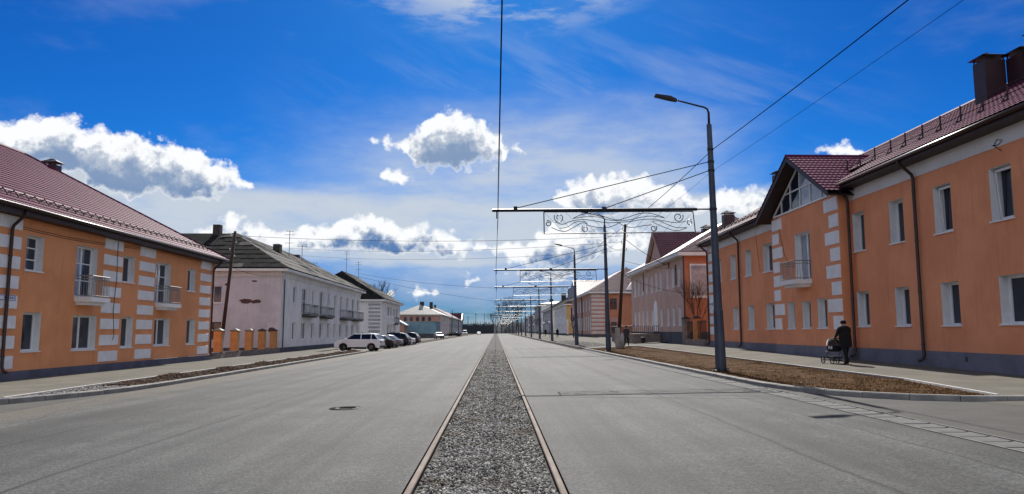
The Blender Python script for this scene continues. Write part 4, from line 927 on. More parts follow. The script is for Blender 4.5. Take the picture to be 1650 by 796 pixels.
# ---- second white house (left)
w5 = [(127.8,130.9,4.2,5.85,dict(cols=2)),(131.5,133.8,4.25,5.85,dict(cols=2,glass='glass_curtain')),(135.6,137.9,4.1,5.75,{}),(139.0,141.4,3.0,5.8,{}),(127.9,130.2,1.0,2.5,dict(glass='boarded')),(132,134.2,1.0,2.5,dict(glass='boarded')),(136.6,138.9,1.0,2.5,dict(glass='boarded'))]
h4, F, EF = house('white_house', 'smaller white house with steep dark roof and satellite dish behind the parked cars', -18.7, 121.5, 144.5, 14.6, -.25, 6.5, 11.6, 'plaster_white', 'plaster_white', 'plinth_dark', 'slate', w5, [], hip=(3.2,6.0), plinth_h=.4, slates=(['slate','slate','slate_pale'], 2.6, 2.2, 60))
slate_roof([(-33.9,120.88,6.8),(-18.1,120.88,6.8),(-26.0,124.1,11.62)], ['slate'], h4, 2.2, 1.4, 60)
balcony(h4, F, 127.7, 131.2, 3.0, .8, 1.0, 1, 'plaster_white', 'plaster_white'); balcony(h4, F, 135.4, 138.2, 3.05, .8, 1.0, 8, 'plinth_dark', 'iron')
rib = MB()
for k in range(9): rib.box(-20.9+.1*(k%2), -18.9, 121.42, 121.495, .8+k*.62, 1.15+k*.62)
rib.build('bare_plaster', 'plaster_grey', h4)['kind'] = 'stuff'
d_ = thing('satellite_dish', (-24.2, 121.1, 4.6), 'round grey satellite dish on the end wall of the smaller white house', 'dish')
MB().lathe((-24.2,121.0,4.6), [(.02,.18),(.25,.15),(.42,.06),(.5,-.04)], 14, 'y').build('reflector', 'concrete', d_, smooth=True); MB().tube([(-24.2,121.5,4.4),(-24.2,121.15,4.55)], .03, 5).tube([(-24.2,121.0,4.2),(-24.2,120.5,4.6)], .02, 4).build('arm', 'iron', d_)
aerial(-26.0, 128, 11.5, 4.0, 'twin mast aerial frame on the steep dark roof'); aerial(-25.4, 136, 11.0, 3.4, 'single tall mast on the steep dark roof')

# ---- low blue house and blue-roofed shed (left)
h5 = thing('blue_house', (-19.4, 196, -.3), 'low pale blue rendered building in front of the pink house', 'house')
MB().box(-23.4, -15.3, 190, 205, .9, 3.95).build('wall', 'paint_blue', h5); MB().box(-23.45, -15.25, 189.95, 205, -.6, .9).build('plinth', 'plinth_dark', h5)
MB().box(-23.6, -15.1, 189.8, 205.2, 3.95, 4.1).build('roof', 'roof_grey_tin', h5)
window(Face((-15.3,0),(0,1),(1,0)), h5, 193, 196, 1.2, 2.9, .05, 2, 1, frame='frame_dark', sill=False); window(Face((-15.3,0),(0,1),(1,0)), h5, 198.5, 201.5, 1.2, 2.9, .05, 2, 1, frame='frame_dark', sill=False)
h6 = thing('shed', (-25.6, 186, -.3), 'small pink shed with blue gable beside the blue building', 'shed')
MB().box(-28.6, -22.7, 184, 189, -.5, 3.2).build('wall', 'plaster_rose', h6)
MB().prism([(-28.6,183.95,3.2),(-22.7,183.95,3.2),(-28.6,183.95,6.3)], (0,.1,0)).build('gable', 'roof_blue', h6)
MB().prism([(-22.2,183.6,2.9),(-28.8,183.6,6.5),(-28.8,183.6,6.75),(-22.2,183.6,3.15)], (0,5.8,0)).build('roof', 'snow', h6)
window(end_face(184), h6, -25.9, -24.6, .7, 2.1, .05, 1, 0, frame='paint_blue', glass='paint_blue', sill=False)

# ---- pink house with arched windows (left, far)
w7 = [(255+5.5*k, 257.2+5.5*k, z_, z_+1.9, dict(depth=.15, sill=False)) for k in range(7) for z_ in (1.2, 4.6)]
h7, F, EF = house('pink_house', 'long house with arched windows in its pink end wall and grey tin roof', -18.6, 250, 296, 15.0, -.25, 6.9, 10.6, 'plaster_stripe', 'plaster_rose', 'plinth_dark', 'roof_grey_tin', w7, [], hip=(5.5,5.5), eave_h=.2)
for k in range(5):
    cx = -30.6+2.05*k; rr = .52
    aw = MB().prism([(cx-rr,249.99,4.7),(cx+rr,249.99,4.7)] + [(cx+rr*math.cos(a*math.pi/8), 249.99, 5.85+rr*math.sin(a*math.pi/8)) for a in range(9)], (0,-.03,0)).build('arched_window', 'frame_dark', h7)
    MB().prism([(cx-rr*.75,249.955,4.8),(cx+rr*.75,249.955,4.8)] + [(cx+rr*.75*math.cos(a*math.pi/8), 249.955, 5.85+rr*.75*math.sin(a*math.pi/8)) for a in range(9)], (0,-.008,0)).build('pane', 'glass', aw)
chimney(h7, -22.5, 257, 9.2, 11.6, 1.1, 1.1, False, 'chimney_brick'); chimney(h7, -25.6, 256, 10.2, 11.7, 1.4, 1.0, False, 'chimney_brick')
# ---- purple-roofed house (left, farthest)
w8 = [(304+7*k, 307+7*k, z_, z_+1.9, dict(depth=.15, sill=False)) for k in range(14) for z_ in (1.2, 4.6)]
h8, F, EF = house('purple_roofed_house', 'far left house with tall purple metal roof', -18.6, 300, 408, 14.5, -.25, 6.9, 11.4, 'plaster_grey', 'plaster_grey', 'plinth_dark', 'roof_maroon_far', w8, [], hip=(6,6))
chimney(h8, -25.5, 310, 11.2, 12.5, .8, .8, False, 'chimney_brick')
MB().prism([(-18.0,385,7.2),(-18.0,405,7.2),(-18.0,405,10.8),(-18.0,385,10.8)], (-6,0,0)).build('attic', 'roof_maroon_far', h8)
MB().prism([(-17.6,384,7.2),(-17.6,406,7.2),(-17.6,395,10.9)], (-8,0,0)).build('dormer', 'roof_maroon_far', h8)

# ---- peach house with gable and long rows of windows (right)
ys2 = [62.4,64.6,66.65,69.4,71.3,73.45,75.9,78.05,80.15,82.4]
wu = [(y-.42, y+.42, 5.42, 7.22, dict(glass=['glass','boarded','glass_curtain','boarded','boarded','glass'][k % 6])) for k, y in enumerate(ys2)]
wl = [(y-.42, y+.42, 2.08, 3.75, dict(glass=['glass','glass','glass','boarded','boarded'][k % 5])) for k, y in enumerate(ys2) if k != 4]
h9, F, EF = house('peach_house', 'faded peach house with steep gable and porch beyond the right orange house', 15.8, 60.6, 84.6, 12.0, .55, 7.85, 11.9, 'plaster_peach', 'plaster_rust', 'plinth_dark', 'roof_maroon_far', wu+wl, [], hip=(5.5,5.5), plinth_h=1.0, eave_mat='frieze_white', eave_h=.3)
MB().prism([(15.795,67.1,7.9),(15.795,74.9,7.9),(15.795,71.0,11.05)], (.2,0,0)).build('gable_wall', 'plaster_peach', h9)
tile_roof('gable_roof', [(15.4,66.9,7.95),(17.5,66.9,7.95),(22.0,71.0,11.3),(15.4,71.0,11.3)], 'roof_maroon_dull', h9); tile_roof('gable_roof', [(15.4,75.1,7.95),(17.5,75.1,7.95),(22.0,71.0,11.3),(15.4,71.0,11.3)], 'roof_maroon_dull', h9)
MB().prism([(15.42,66.8,7.85),(15.42,71,11.27),(15.42,75.2,7.85),(15.42,75.2,7.6),(15.42,71,10.95),(15.42,66.8,7.6)], (.3,0,0)).build('barge_board', 'plaster_peach', h9)
chimney(h9, 20.5, 63.3, 10.0, 11.75, .9, .8); chimney(h9, 20.6, 70.2, 10.2, 11.5, .9, .8)
bb = MB().box(16.25, 17.9, 60.5, 60.56, 4.35, 7.2).build('billboard', 'sign_white', h9); MB().box(16.35, 17.8, 60.48, 60.499, 4.55, 7.05).build('panel', 'glass_pale', bb)
MB().tube([(15.72,60.5,7.9),(15.72,60.5,.7)], .07, 6).build('downpipe', 'gutter_brown', h9)
dr = MB().prism([(15.79,70.95,1.6),(15.79,72.6,1.6),(15.79,72.6,3.6)] + [(15.79, 71.78+.82*math.cos(a*math.pi/8), 3.6+1.0*math.sin(a*math.pi/8)) for a in range(9)], (-.04,0,0)).build('door', 'quoin_white', h9)
st_ = MB()
for (y, z0_, z1_) in ((63.5,5.6,7.4),(77.6,5.8,7.7),(66.0,7.3,7.8)): F.box(st_, y-.3, y+.3, z0_, z1_, .001, .006)
st_.build('soot_stain', 'brown_patch', h9)['kind'] = 'stuff'
p = thing('porch', (14.3, 75, .5), 'rough stone entrance terrace with dark iron railing before the peach house', 'porch')
MB().box(13.0, 15.7, 69.5, 82, .2, 1.35).build('terrace', 'stone', p)
for k in range(4): MB().box(13.0-.32*(k+1), 13.0-.32*k, 72, 74.5, .2, 1.35-.24*(k+1)).build('step', 'stone', p)
rl = MB()
for hh in (1.5,2.1): rl.tube([(15.6,69.55,hh),(13.05,69.55,hh),(13.05,81.9,hh)], .03, 5)
rl = rl.build('railing', 'iron', p)
for k in range(14): MB().tube([(13.05+.19*k,69.55,1.35),(13.05+.19*k,69.55,2.12)], .018, 4).build('baluster', 'iron', rl)
for k in range(1, 30): MB().tube([(13.05,69.55+.42*k,1.35),(13.05,69.55+.42*k,2.12)], .018, 4).build('baluster', 'iron', rl)
lb = thing('litter_bin', (13.9, 68.9, .5), 'small dark litter bin at the foot of the stone terrace', 'bin')
MB().lathe((13.9,68.9,.48), [(.17,0),(.22,.55),(.23,.56),(.2,.57)], 10).build('bucket', 'iron', lb)

# fence with brick pillars between the right-hand houses
fr_ = thing('fence', (15.8, 57, .6), 'low brick fence with iron panels between the two right houses', 'fence')
MB().box(15.5, 15.95, 54.2, 60.4, .2, .98).build('base_wall', 'stone', fr_)
def pillar(par, x, y, z0, z1, w_=.45, mat='brick_orange', cap='iron'):
    b_ = MB().box(x-w_/2, x+w_/2, y-w_/2, y+w_/2, z0, z1).build('pillar', mat, par)
    c_ = w_/2+.06; MB().add([(x-c_,y-c_,z1),(x+c_,y-c_,z1),(x+c_,y+c_,z1),(x-c_,y+c_,z1),(x-c_,y-c_,z1+.05),(x+c_,y-c_,z1+.05),(x+c_,y+c_,z1+.05),(x-c_,y+c_,z1+.05),(x,y,z1+.22)],
        [(0,3,2,1),(0,1,5,4),(1,2,6,5),(2,3,7,6),(3,0,4,7),(4,5,8),(5,6,8),(6,7,8),(7,4,8)]).build('cap', cap, b_)
    # brick courses: individual bricks on the side towards the camera
    return b_
pillar(fr_, 15.72, 57.0, .9, 2.6); pillar(fr_, 15.72, 60.2, .4, 2.62, .5, 'stone')
for (a, b) in ((54.3,56.75),(57.25,59.9)):
    pn = MB()
    for z_ in (1.2, 2.3): pn.tube([(15.72,a,z_),(15.72,b,z_)], .025, 4)
    pn = pn.build('panel', 'iron', fr_)
    for k in range(15): y_ = a+(b-a)*(k+.5)/15; MB().tube([(15.72,y_,1.0),(15.72,y_,2.42)], .014, 4).build('bar', 'iron', pn)

# fence with five brick pillars on the left
fl = thing('fence', (-18.9, 57, -.2), 'stone fence base with five orange brick pillars between the left houses', 'fence')
MB().box(-19.15, -18.72, 48.75, 64.9, -.5, .16).build('base_wall', 'stone', fl)
MB().box(-19.2, -18.68, 49, 51.2, .16, .2).build('coping', 'concrete', fl); MB().box(-19.2, -18.68, 52.2, 54.4, .16, .2).build('coping', 'concrete', fl)
for y_ in (51.1,54.25,57.4,60.5,63.6): pillar(fl, -18.93, y_, .16, 1.62, .50)
pillar(fl, -18.93, 49.1, .16, 1.62, .4, 'concrete')

# ---- rust-red and rose house with hipped roof (right)
ww = [(121.2+2.6*k, 122.5+2.6*k, 1.7, 4.0, dict(glass='boarded', depth=.12, sill=False)) for k in range(11)] + [(122+4.4*k, 123.4+4.4*k, 5.0, 6.9, dict(glass='glass_curtain', depth=.15)) for k in range(7)]
h10, F, EF = house('rust_house', 'rust red and rose house with banded corner and hipped maroon roof', 15.8, 120, 151, 13.5, .55, 7.75, 12.4, 'plaster_rose', 'plaster_rust', 'plinth_dark', 'roof_maroon_far', ww, [(18.75,19.95,5.1,6.9,dict(cols=2,bars=1,frame='frame_dark',sill=False))], hip=(6,6), plinth_h=.5)
for k in range(10): mb = MB(); EF.box(mb, 15.82, 17.9, 1.15+k*.66, 1.15+k*.66+.46, .001, .06); mb.build('quoin', 'plaster_stripe', h10)
for k in range(10): mb = MB(); F.box(mb, 120.02, 121.0, 1.15+k*.66, 1.15+k*.66+.46, .001, .06); mb.build('quoin', 'plaster_stripe', h10)
dr = MB().box(18.95, 19.85, 119.93, 119.99, .7, 3.1).build('door', 'frame_dark', h10)
MB().prism([(18.2,119.99,2.9)] + [(19.35-1.15*math.cos(a*math.pi/10), 119.99, 2.9+.95*math.sin(a*math.pi/10)) for a in range(11)], (0,-.05,0)).build('door_arch', 'plaster_rose', h10)
MB().tube([(15.6,133,7.7),(15.7,133,7.0),(15.7,133,.8)], .09, 6).build('downpipe', 'iron', h10)
plain_roof('cross_roof', [(15.0,138,8.1),(15.0,151,8.1),(15.0,151,10.2),(15.0,138,10.2)], 'roof_maroon_far', h10)
MB().prism([(15.2,138,8.05),(15.2,151,8.05),(15.2,144.5,11.6)], (7,0,0)).build('cross_gable', 'roof_maroon_far', h10)
dm = MB().prism([(21.2,119.6,8.05),(24.5,119.6,8.05),(24.5,119.6,11.2),(23.6,119.6,10.9)], (0,4,0)).build('dormer', 'frame_white', h10)

# ---- yellow-ended and grey houses receding on the right
ww = [(168+4.2*k, 169.7+4.2*k, 4.9, 6.6, dict(depth=.15, sill=False)) for k in range(6)] + [(168+4.2*k, 169.7+4.2*k, 1.6, 3.4, dict(depth=.15, sill=False)) for k in range(6)]
h11, F, EF = house('yellow_house', 'house with ochre yellow end wall and dark roof beyond the rust house', 15.8, 164, 197, 12, .55, 7.35, 11.3, 'plaster_white', 'plaster_yellow', 'plinth_dark', 'slate', ww, [(16.7,17.4,3.6,6.9,dict(sill=False,depth=.1))], hip=(6,6))
MB().box(15.85,16.3,163.9,163.98,.9,4.2).build('panel', 'plaster_white', h11); chimney(h11, 19.5, 172, 9.5, 11.8, 1.6, 1.2, False, 'chimney_brick'); chimney(h11, 18.5, 181, 9.0, 11.2, 1.2, 1.2, False, 'chimney_brick')
for (nm, lb_, a, b, zz, rz_, mt, rm) in (('grey_house','grey house with banded corner right behind the yellow house',206,246,7.6,11.6,'plaster_grey','slate'),('grey_block','taller pale grey block far down the right side',254,300,10.6,12.0,'plaster_grey','roof_grey_tin'),('grey_house','long grey house near the far end of the right side',306,350,7.8,11.8,'plaster_grey','slate'),('grey_house','last grey house before the wooded hill on the right',356,405,7.6,11.6,'plaster_grey','slate')):
    ww = [(a+3+5.2*k, a+4.9+5.2*k, z_, z_+1.8, dict(depth=.15, sill=False)) for k in range(int((b-a-5)/5.2)) for z_ in (1.6, 4.9)]
    hh_, F, EF = house(nm, lb_, 15.8, a, b, 12, .55, zz, rz_, mt, 'plaster_white', 'plinth_dark', rm, ww, [(17,18.4,4.9,6.7,dict(depth=.1,sill=False))], hip=(6,6))
    chimney(hh_, 20, a+9, rz_-1.2, rz_+.9, 1.3, 1.2, False, 'chimney_brick')

# ================================================================== STREET LAMPS WITH CROSS ARMS
def scroll(c, r, turns=1.35, start=0.0, sgn=1, n=22, y=0.0):
    return [(c[0]+r*(1-.62*(i/n))*math.cos(start+sgn*2*math.pi*turns*i/n), y, c[1]+r*(1-.62*(i/n))*math.sin(start+sgn*2*math.pi*turns*i/n)) for i in range(n+1)]
def smooth_path(pts, n=6):
    out = []
    for i in range(len(pts)-1):
        p0, p1, p2, p3 = pts[max(i-1,0)], pts[i], pts[i+1], pts[min(i+2,len(pts)-1)]
        for k in range(n):
            t = k/n
            out.append(tuple(.5*(2*b+(c-a)*t+(2*a-5*b+4*c-d)*t*t+(3*b-a-3*c+d)*t**3) for a, b, c, d in zip(p0, p1, p2, p3)))
    return out+[pts[-1]]
def make_lamp(y, label):
    x = 8.21; z0 = .21; t = thing('lamp_post', (x, y, z0), label, 'lamp post', 'lamp posts carrying the tram wire')
    tx = 8.05
    MB().tube([(x,y,z0),(x-.04,y,2.4),(x-.042,y,2.42),(tx,y,9.3)], [.20,.172,.155,.095], 12).build('shaft', 'steel_pole', t)
    MB().lathe((x,y,z0-.02), [(.30,0),(.30,.05),(.24,.06)], 12).build('base_plate', 'steel_dark', t)
    for k in range(6): a = k*math.pi/3; MB().tube([(x+.26*math.cos(a),y+.26*math.sin(a),z0+.02),(x+.26*math.cos(a),y+.26*math.sin(a),z0+.10)], .025, 6).build('bolt', 'steel_dark', t)
    # lamp arm and head
    arm = [(tx,y,9.2),(tx,y,9.75),(tx-.05,y,9.9),(tx-.17,y,9.97),(tx-.35,y,10.01),(6.75,y,10.26)]
    la = MB().tube(arm, [.05,.045,.04,.037,.035,.032], 8).build('lamp_arm', 'steel_dark', t, smooth=True)
    MB().add([(6.85,y-.07,10.27),(6.85,y+.07,10.27),(6.85,y+.07,10.17),(6.85,y-.07,10.17),(6.6,y-.15,10.36),(6.6,y+.15,10.36),(6.6,y+.15,10.24),(6.6,y-.15,10.24),(6.04,y-.13,10.44),(6.04,y+.13,10.44),(6.03,y+.12,10.37),(6.03,y-.12,10.37)],
             [(0,3,2,1),(0,1,5,4),(1,2,6,5),(2,3,7,6),(3,0,4,7),(4,5,9,8),(5,6,10,9),(6,7,11,10),(7,4,8,11),(8,9,10,11)]).build('lamp_head', 'steel_dark', la)
    # cross arm, collars, tie rods
    MB().tube([(tx+.05,y,6.1),(7.45,y,6.095)], .028, 6).tube([(7.5,y,6.095),(-.05,y,6.02)], .058, 8).build('cross_arm', 'steel_dark', t)
    for z in (6.1, 7.55, 7.88, 8.35): MB().lathe((tx+(9.3-z)*.018,y,z-.04), [(.145-.011*(z-6),0),(.145-.011*(z-6),.08)], 10).build('collar', 'steel_dark', t)
    MB().tube([(.8,y,6.1),(8.0,y,7.88)], .016, 5).build('tie_rod', 'wire', t); MB().tube([(4.05,y,6.1),(8.0,y,7.55)], .016, 5).build('tie_rod', 'wire', t)
    for xx in (.8, 4.05): MB().box(xx-.06, xx+.08, y-.05, y+.05, 6.02, 6.17).build('rod_clamp', 'steel_dark', t)
    MB().tube([(.12,y,6.02),(.12,y,5.72)], .02, 5).build('wire_hanger', 'steel_dark', t)
    return t
def make_panel(y, label):
    X = lambda a: 1.85+(a-45)/1405*5.5; Z = lambda b: 5.96-(b-125)/195*.78
    t = thing('ornament_panel', (4.6, y, 5.2), label, 'ornament', 'wrought ornament panels under the cross arms')
    e = MB()
    fr4 = [(X(45),y,Z(122)),(X(1450),y,Z(112)),(X(1468),y,Z(305)),(X(48),y,Z(322))]
    for i in range(4): e.tube([fr4[i], fr4[(i+1)%4]], .020 if i != 3 else .022, 5)
    e.build('frame', 'ornament', t)
    for (cx, cy, r, st, sg) in ((188,175,48,2.6,1),(1310,165,48,.5,-1),(85,230,30,2.0,-1),(1420,215,30,1.0,1),(432,275,32,2.3,1),(1075,270,32,.8,-1)):
        MB().tube(scroll((X(cx),Z(cy)), r/1405*5.5, 1.25, st, sg, 22, y), .017, 5).build('scroll', 'ornament', t)
    waves = [[(320,180),(400,145),(500,130),(590,155),(680,185),(745,192),(830,170),(940,135),(1040,130),(1120,150),(1180,170)],
             [(320,182),(430,166),(560,168),(640,192),(745,200),(850,192),(960,168),(1060,157),(1180,172)],
             [(150,215),(220,235),(300,207),(420,190),(540,207),(640,220),(745,216),(860,207),(960,190),(1080,186),(1180,202),(1280,217),(1380,205)],
             [(115,265),(180,292),(250,300),(320,266),(400,222),(450,232)],[(190,272),(260,262),(340,216),(420,208),(450,232)],
             [(440,240),(540,262),(640,264),(720,238),(750,222),(800,250),(880,262),(980,246),(1060,238)],
             [(1060,206),(1130,202),(1200,232),(1290,262),(1390,262)],[(1070,214),(1180,262),(1290,292),(1390,264)]]
    for wv in waves: MB().tube(smooth_path([(X(a),y,Z(b)) for a, b in wv]), .012, 4).build('wave', 'ornament', t)
    for k in range(7):
        a = 50+100*k
        MB().tube([(X(a),y+.01,Z(124)),(X(min(a+185,745)),y+.01,Z(124+min(185,745-a)/185*195))], .005, 3).build('stay', 'ornament', t)
        MB().tube([(X(1450-100*k),y+.01,Z(114)),(X(max(1450-100*k-185,745)),y+.01,Z(114+min(185,705-100*k)/185*195))], .005, 3).build('stay', 'ornament', t)
    return t
PY = [26.52,53.0,73.8,106,136,168,200,232,264,296,328,360,392]
ordw = ['nearest','second','third','fourth']
lp = make_lamp(PY[0], 'nearest dark steel lamp post with long cross arm on the brown verge'); op = make_panel(PY[0], 'nearest scrolled wrought ornament panel hanging under a cross arm')
for k, y in enumerate(PY[1:], 1):
    a, b = copy_tree(lp), copy_tree(op); a.location.y = y; b.location.y = y
    if k < 4:
        a['label'] = ['','second dark steel lamp post, beside the leaning wooden pole','third dark steel lamp post, on the gravel verge beyond the driveway','fourth lamp post down the street, smaller behind the third'][k]
        b['label'] = ordw[k] + ' ornament panel down the street, under the %s lamp post\'s cross arm' % ordw[k]
    else:
        nth = ['fifth','sixth','seventh','eighth','ninth','tenth','eleventh','twelfth','thirteenth'][k-4]
        a['label'] = nth + ' lamp post from the camera in the receding row'; b['label'] = nth + ' ornament panel from the camera in the receding row'
    BASE[a.name] = a.location.copy(); BASE[b.name] = b.location.copy()

# ================================================================== WIRES
def sag(a, b, s, n=16):
    a, b = Vector(a), Vector(b); return [a.lerp(b, i/n) - Vector((0,0,s*4*(i/n)*(1-i/n))) for i in range(n+1)]
def wire(pts, r, label, name='overhead_wire'):
    t = MB().tube(pts, r, 6, cap=False).build(name, 'wire', None, smooth=True); return tag(t, label, 'wire')
zig = [( .17, -6, 5.95)] + [(.12+.05*(-1)**k, y, 5.72) for k, y in enumerate(PY)]
wire([p for p in zig], .0095, 'tram contact wire running above the track from overhead to the far end', 'contact_wire')
ms = []
for a, b in zip([(.185,-6,6.45)]+[(.15,y,6.12) for y in PY[:-1]], [(.15,y,6.12) for y in PY]): ms += sag(a, b, .18, 8)
wire(ms, .006, 'messenger cable just above the tram contact wire', 'messenger_wire')
LP = [(8.26,-8,8.33)] + [(8.13,y,8.33) for y in PY]
ps = []
for a, b in zip(LP, LP[1:]): ps += sag(a, b, .25, 10)
wire(ps, .013, 'thick twisted cable strung between the tops of the lamp posts', 'twisted_cable')
ps = []
for a, b in zip([(8.3,-8,7.55)]+[(8.15,y,7.55) for y in PY[:-1]], [(8.15,y,7.55) for y in PY]): ps += sag(a, b, .2, 10)
wire(ps, .0048, 'thin cable below the twisted cable along the lamp posts', 'thin_cable')
wire(sag((-20.8,58.5,9.2), (10.6,59.5,9.4), .45), .014, 'upper wire crossing the street from the leaning left pole')
wire(sag((-23.5,83.6,11.0), (10.5,59.5,8.9), .55), .013, 'middle wire crossing the street from the tall roof aerial')
wire(sag((-23.2,88,10.6), (10.5,59.5,8.2), .6), .011, 'lower wire crossing the street from the short roof aerial')
wire(sag((-25.4,136,12.2), (8.1,106,7.6), .7), .020, 'wire crossing the street from the mast on the steep roof')
wire(sag((-25.4,136,11.6), (8.1,168,7.6), .7), .022, 'low slanting wire from the steep roof to a far lamp post')
wire(sag((-18.6,255,8.4), (8.1,232,7.4), .7), .03, 'far wire crossing the street near the pink house')
wire(sag((10.6,59.5,9.2), (15.6,66.8,7.7), .15), .02, 'black service cable from the leaning pole to the peach gable')
wire(sag((10.4,59.5,7.4), (15.6,61.0,6.8), .2), .012, 'thin service wire from the leaning pole to the peach corner')
wire(sag((10.3,59.5,6.3), (15.7,53.9,4.4), .5), .014, 'slack low wire from the leaning pole to the orange house corner')
wire(sag((-21.0,58.5,6.7), (-18.8,65.2,6.6), .35), .012, 'slack wire from the leaning left pole to the white house eave')
wire(sag((8.1,53,8.0), (10.6,59.5,8.4), .3), .012, 'short slack wire between second lamp post and leaning pole')

# leaning wooden poles
def wood_pole(x0, y0, z0, x1, y1, z1, label, arms=True):
    t = thing('utility_pole', (x0, y0, z0), label, 'utility pole')
    MB().tube([(x0,y0,z0-.2),((x0+x1)/2,(y0+y1)/2,(z0+z1)/2),(x1,y1,z1)], [.15,.13,.105], 10).build('trunk', 'wood_pole', t, smooth=True)
    if arms:
        for k in range(4):
            f_ = 1-.05-.055*k; px_, py_, pz_ = x0+(x1-x0)*f_, y0+(y1-y0)*f_, z0+(z1-z0)*f_; s_ = 1 if k % 2 else -1
            i_ = MB().tube([(px_,py_,pz_),(px_+s_*.22,py_-.05,pz_),(px_+s_*.22,py_-.05,pz_+.12)], .016, 5).build('hook', 'iron', t)
            MB().lathe((px_+s_*.22,py_-.05,pz_+.08), [(.03,0),(.05,.03),(.03,.07),(.045,.10),(.02,.13)], 8).build('insulator', 'sign_white', i_)
    return t
wood_pole(9.97, 59.5, .3, 10.74, 59.5, 10.35, 'leaning dark wooden pole on the right verge by the concrete stub')
t = tag(MB().lathe((10.1,58.2,.2), [(.17,0),(.16,.75),(.15,1.0),(.10,1.12),(.03,1.17)], 10).build('concrete_stub', 'concrete', None, smooth=True), 'rounded pale concrete stub at the foot of the leaning pole', 'post')
sp = tag(MB().box(9.72,10.12,59.2,59.36,.25,1.9).build('pole_foot', 'concrete', None), 'square concrete foot strapped to the leaning wooden pole', 'post')
wood_pole(-21.55, 58.5, -.3, -20.75, 58.5, 9.55, 'leaning dark wooden pole behind the left brick pillars')
wood_pole(-15.6, 262, -.2, -15.4, 262, 9.0, 'dark wooden pole before the far pink house', False); wood_pole(-15.2, 300, -.2, -15.0, 300, 9.0, 'dark wooden pole before the far purple roof', False)

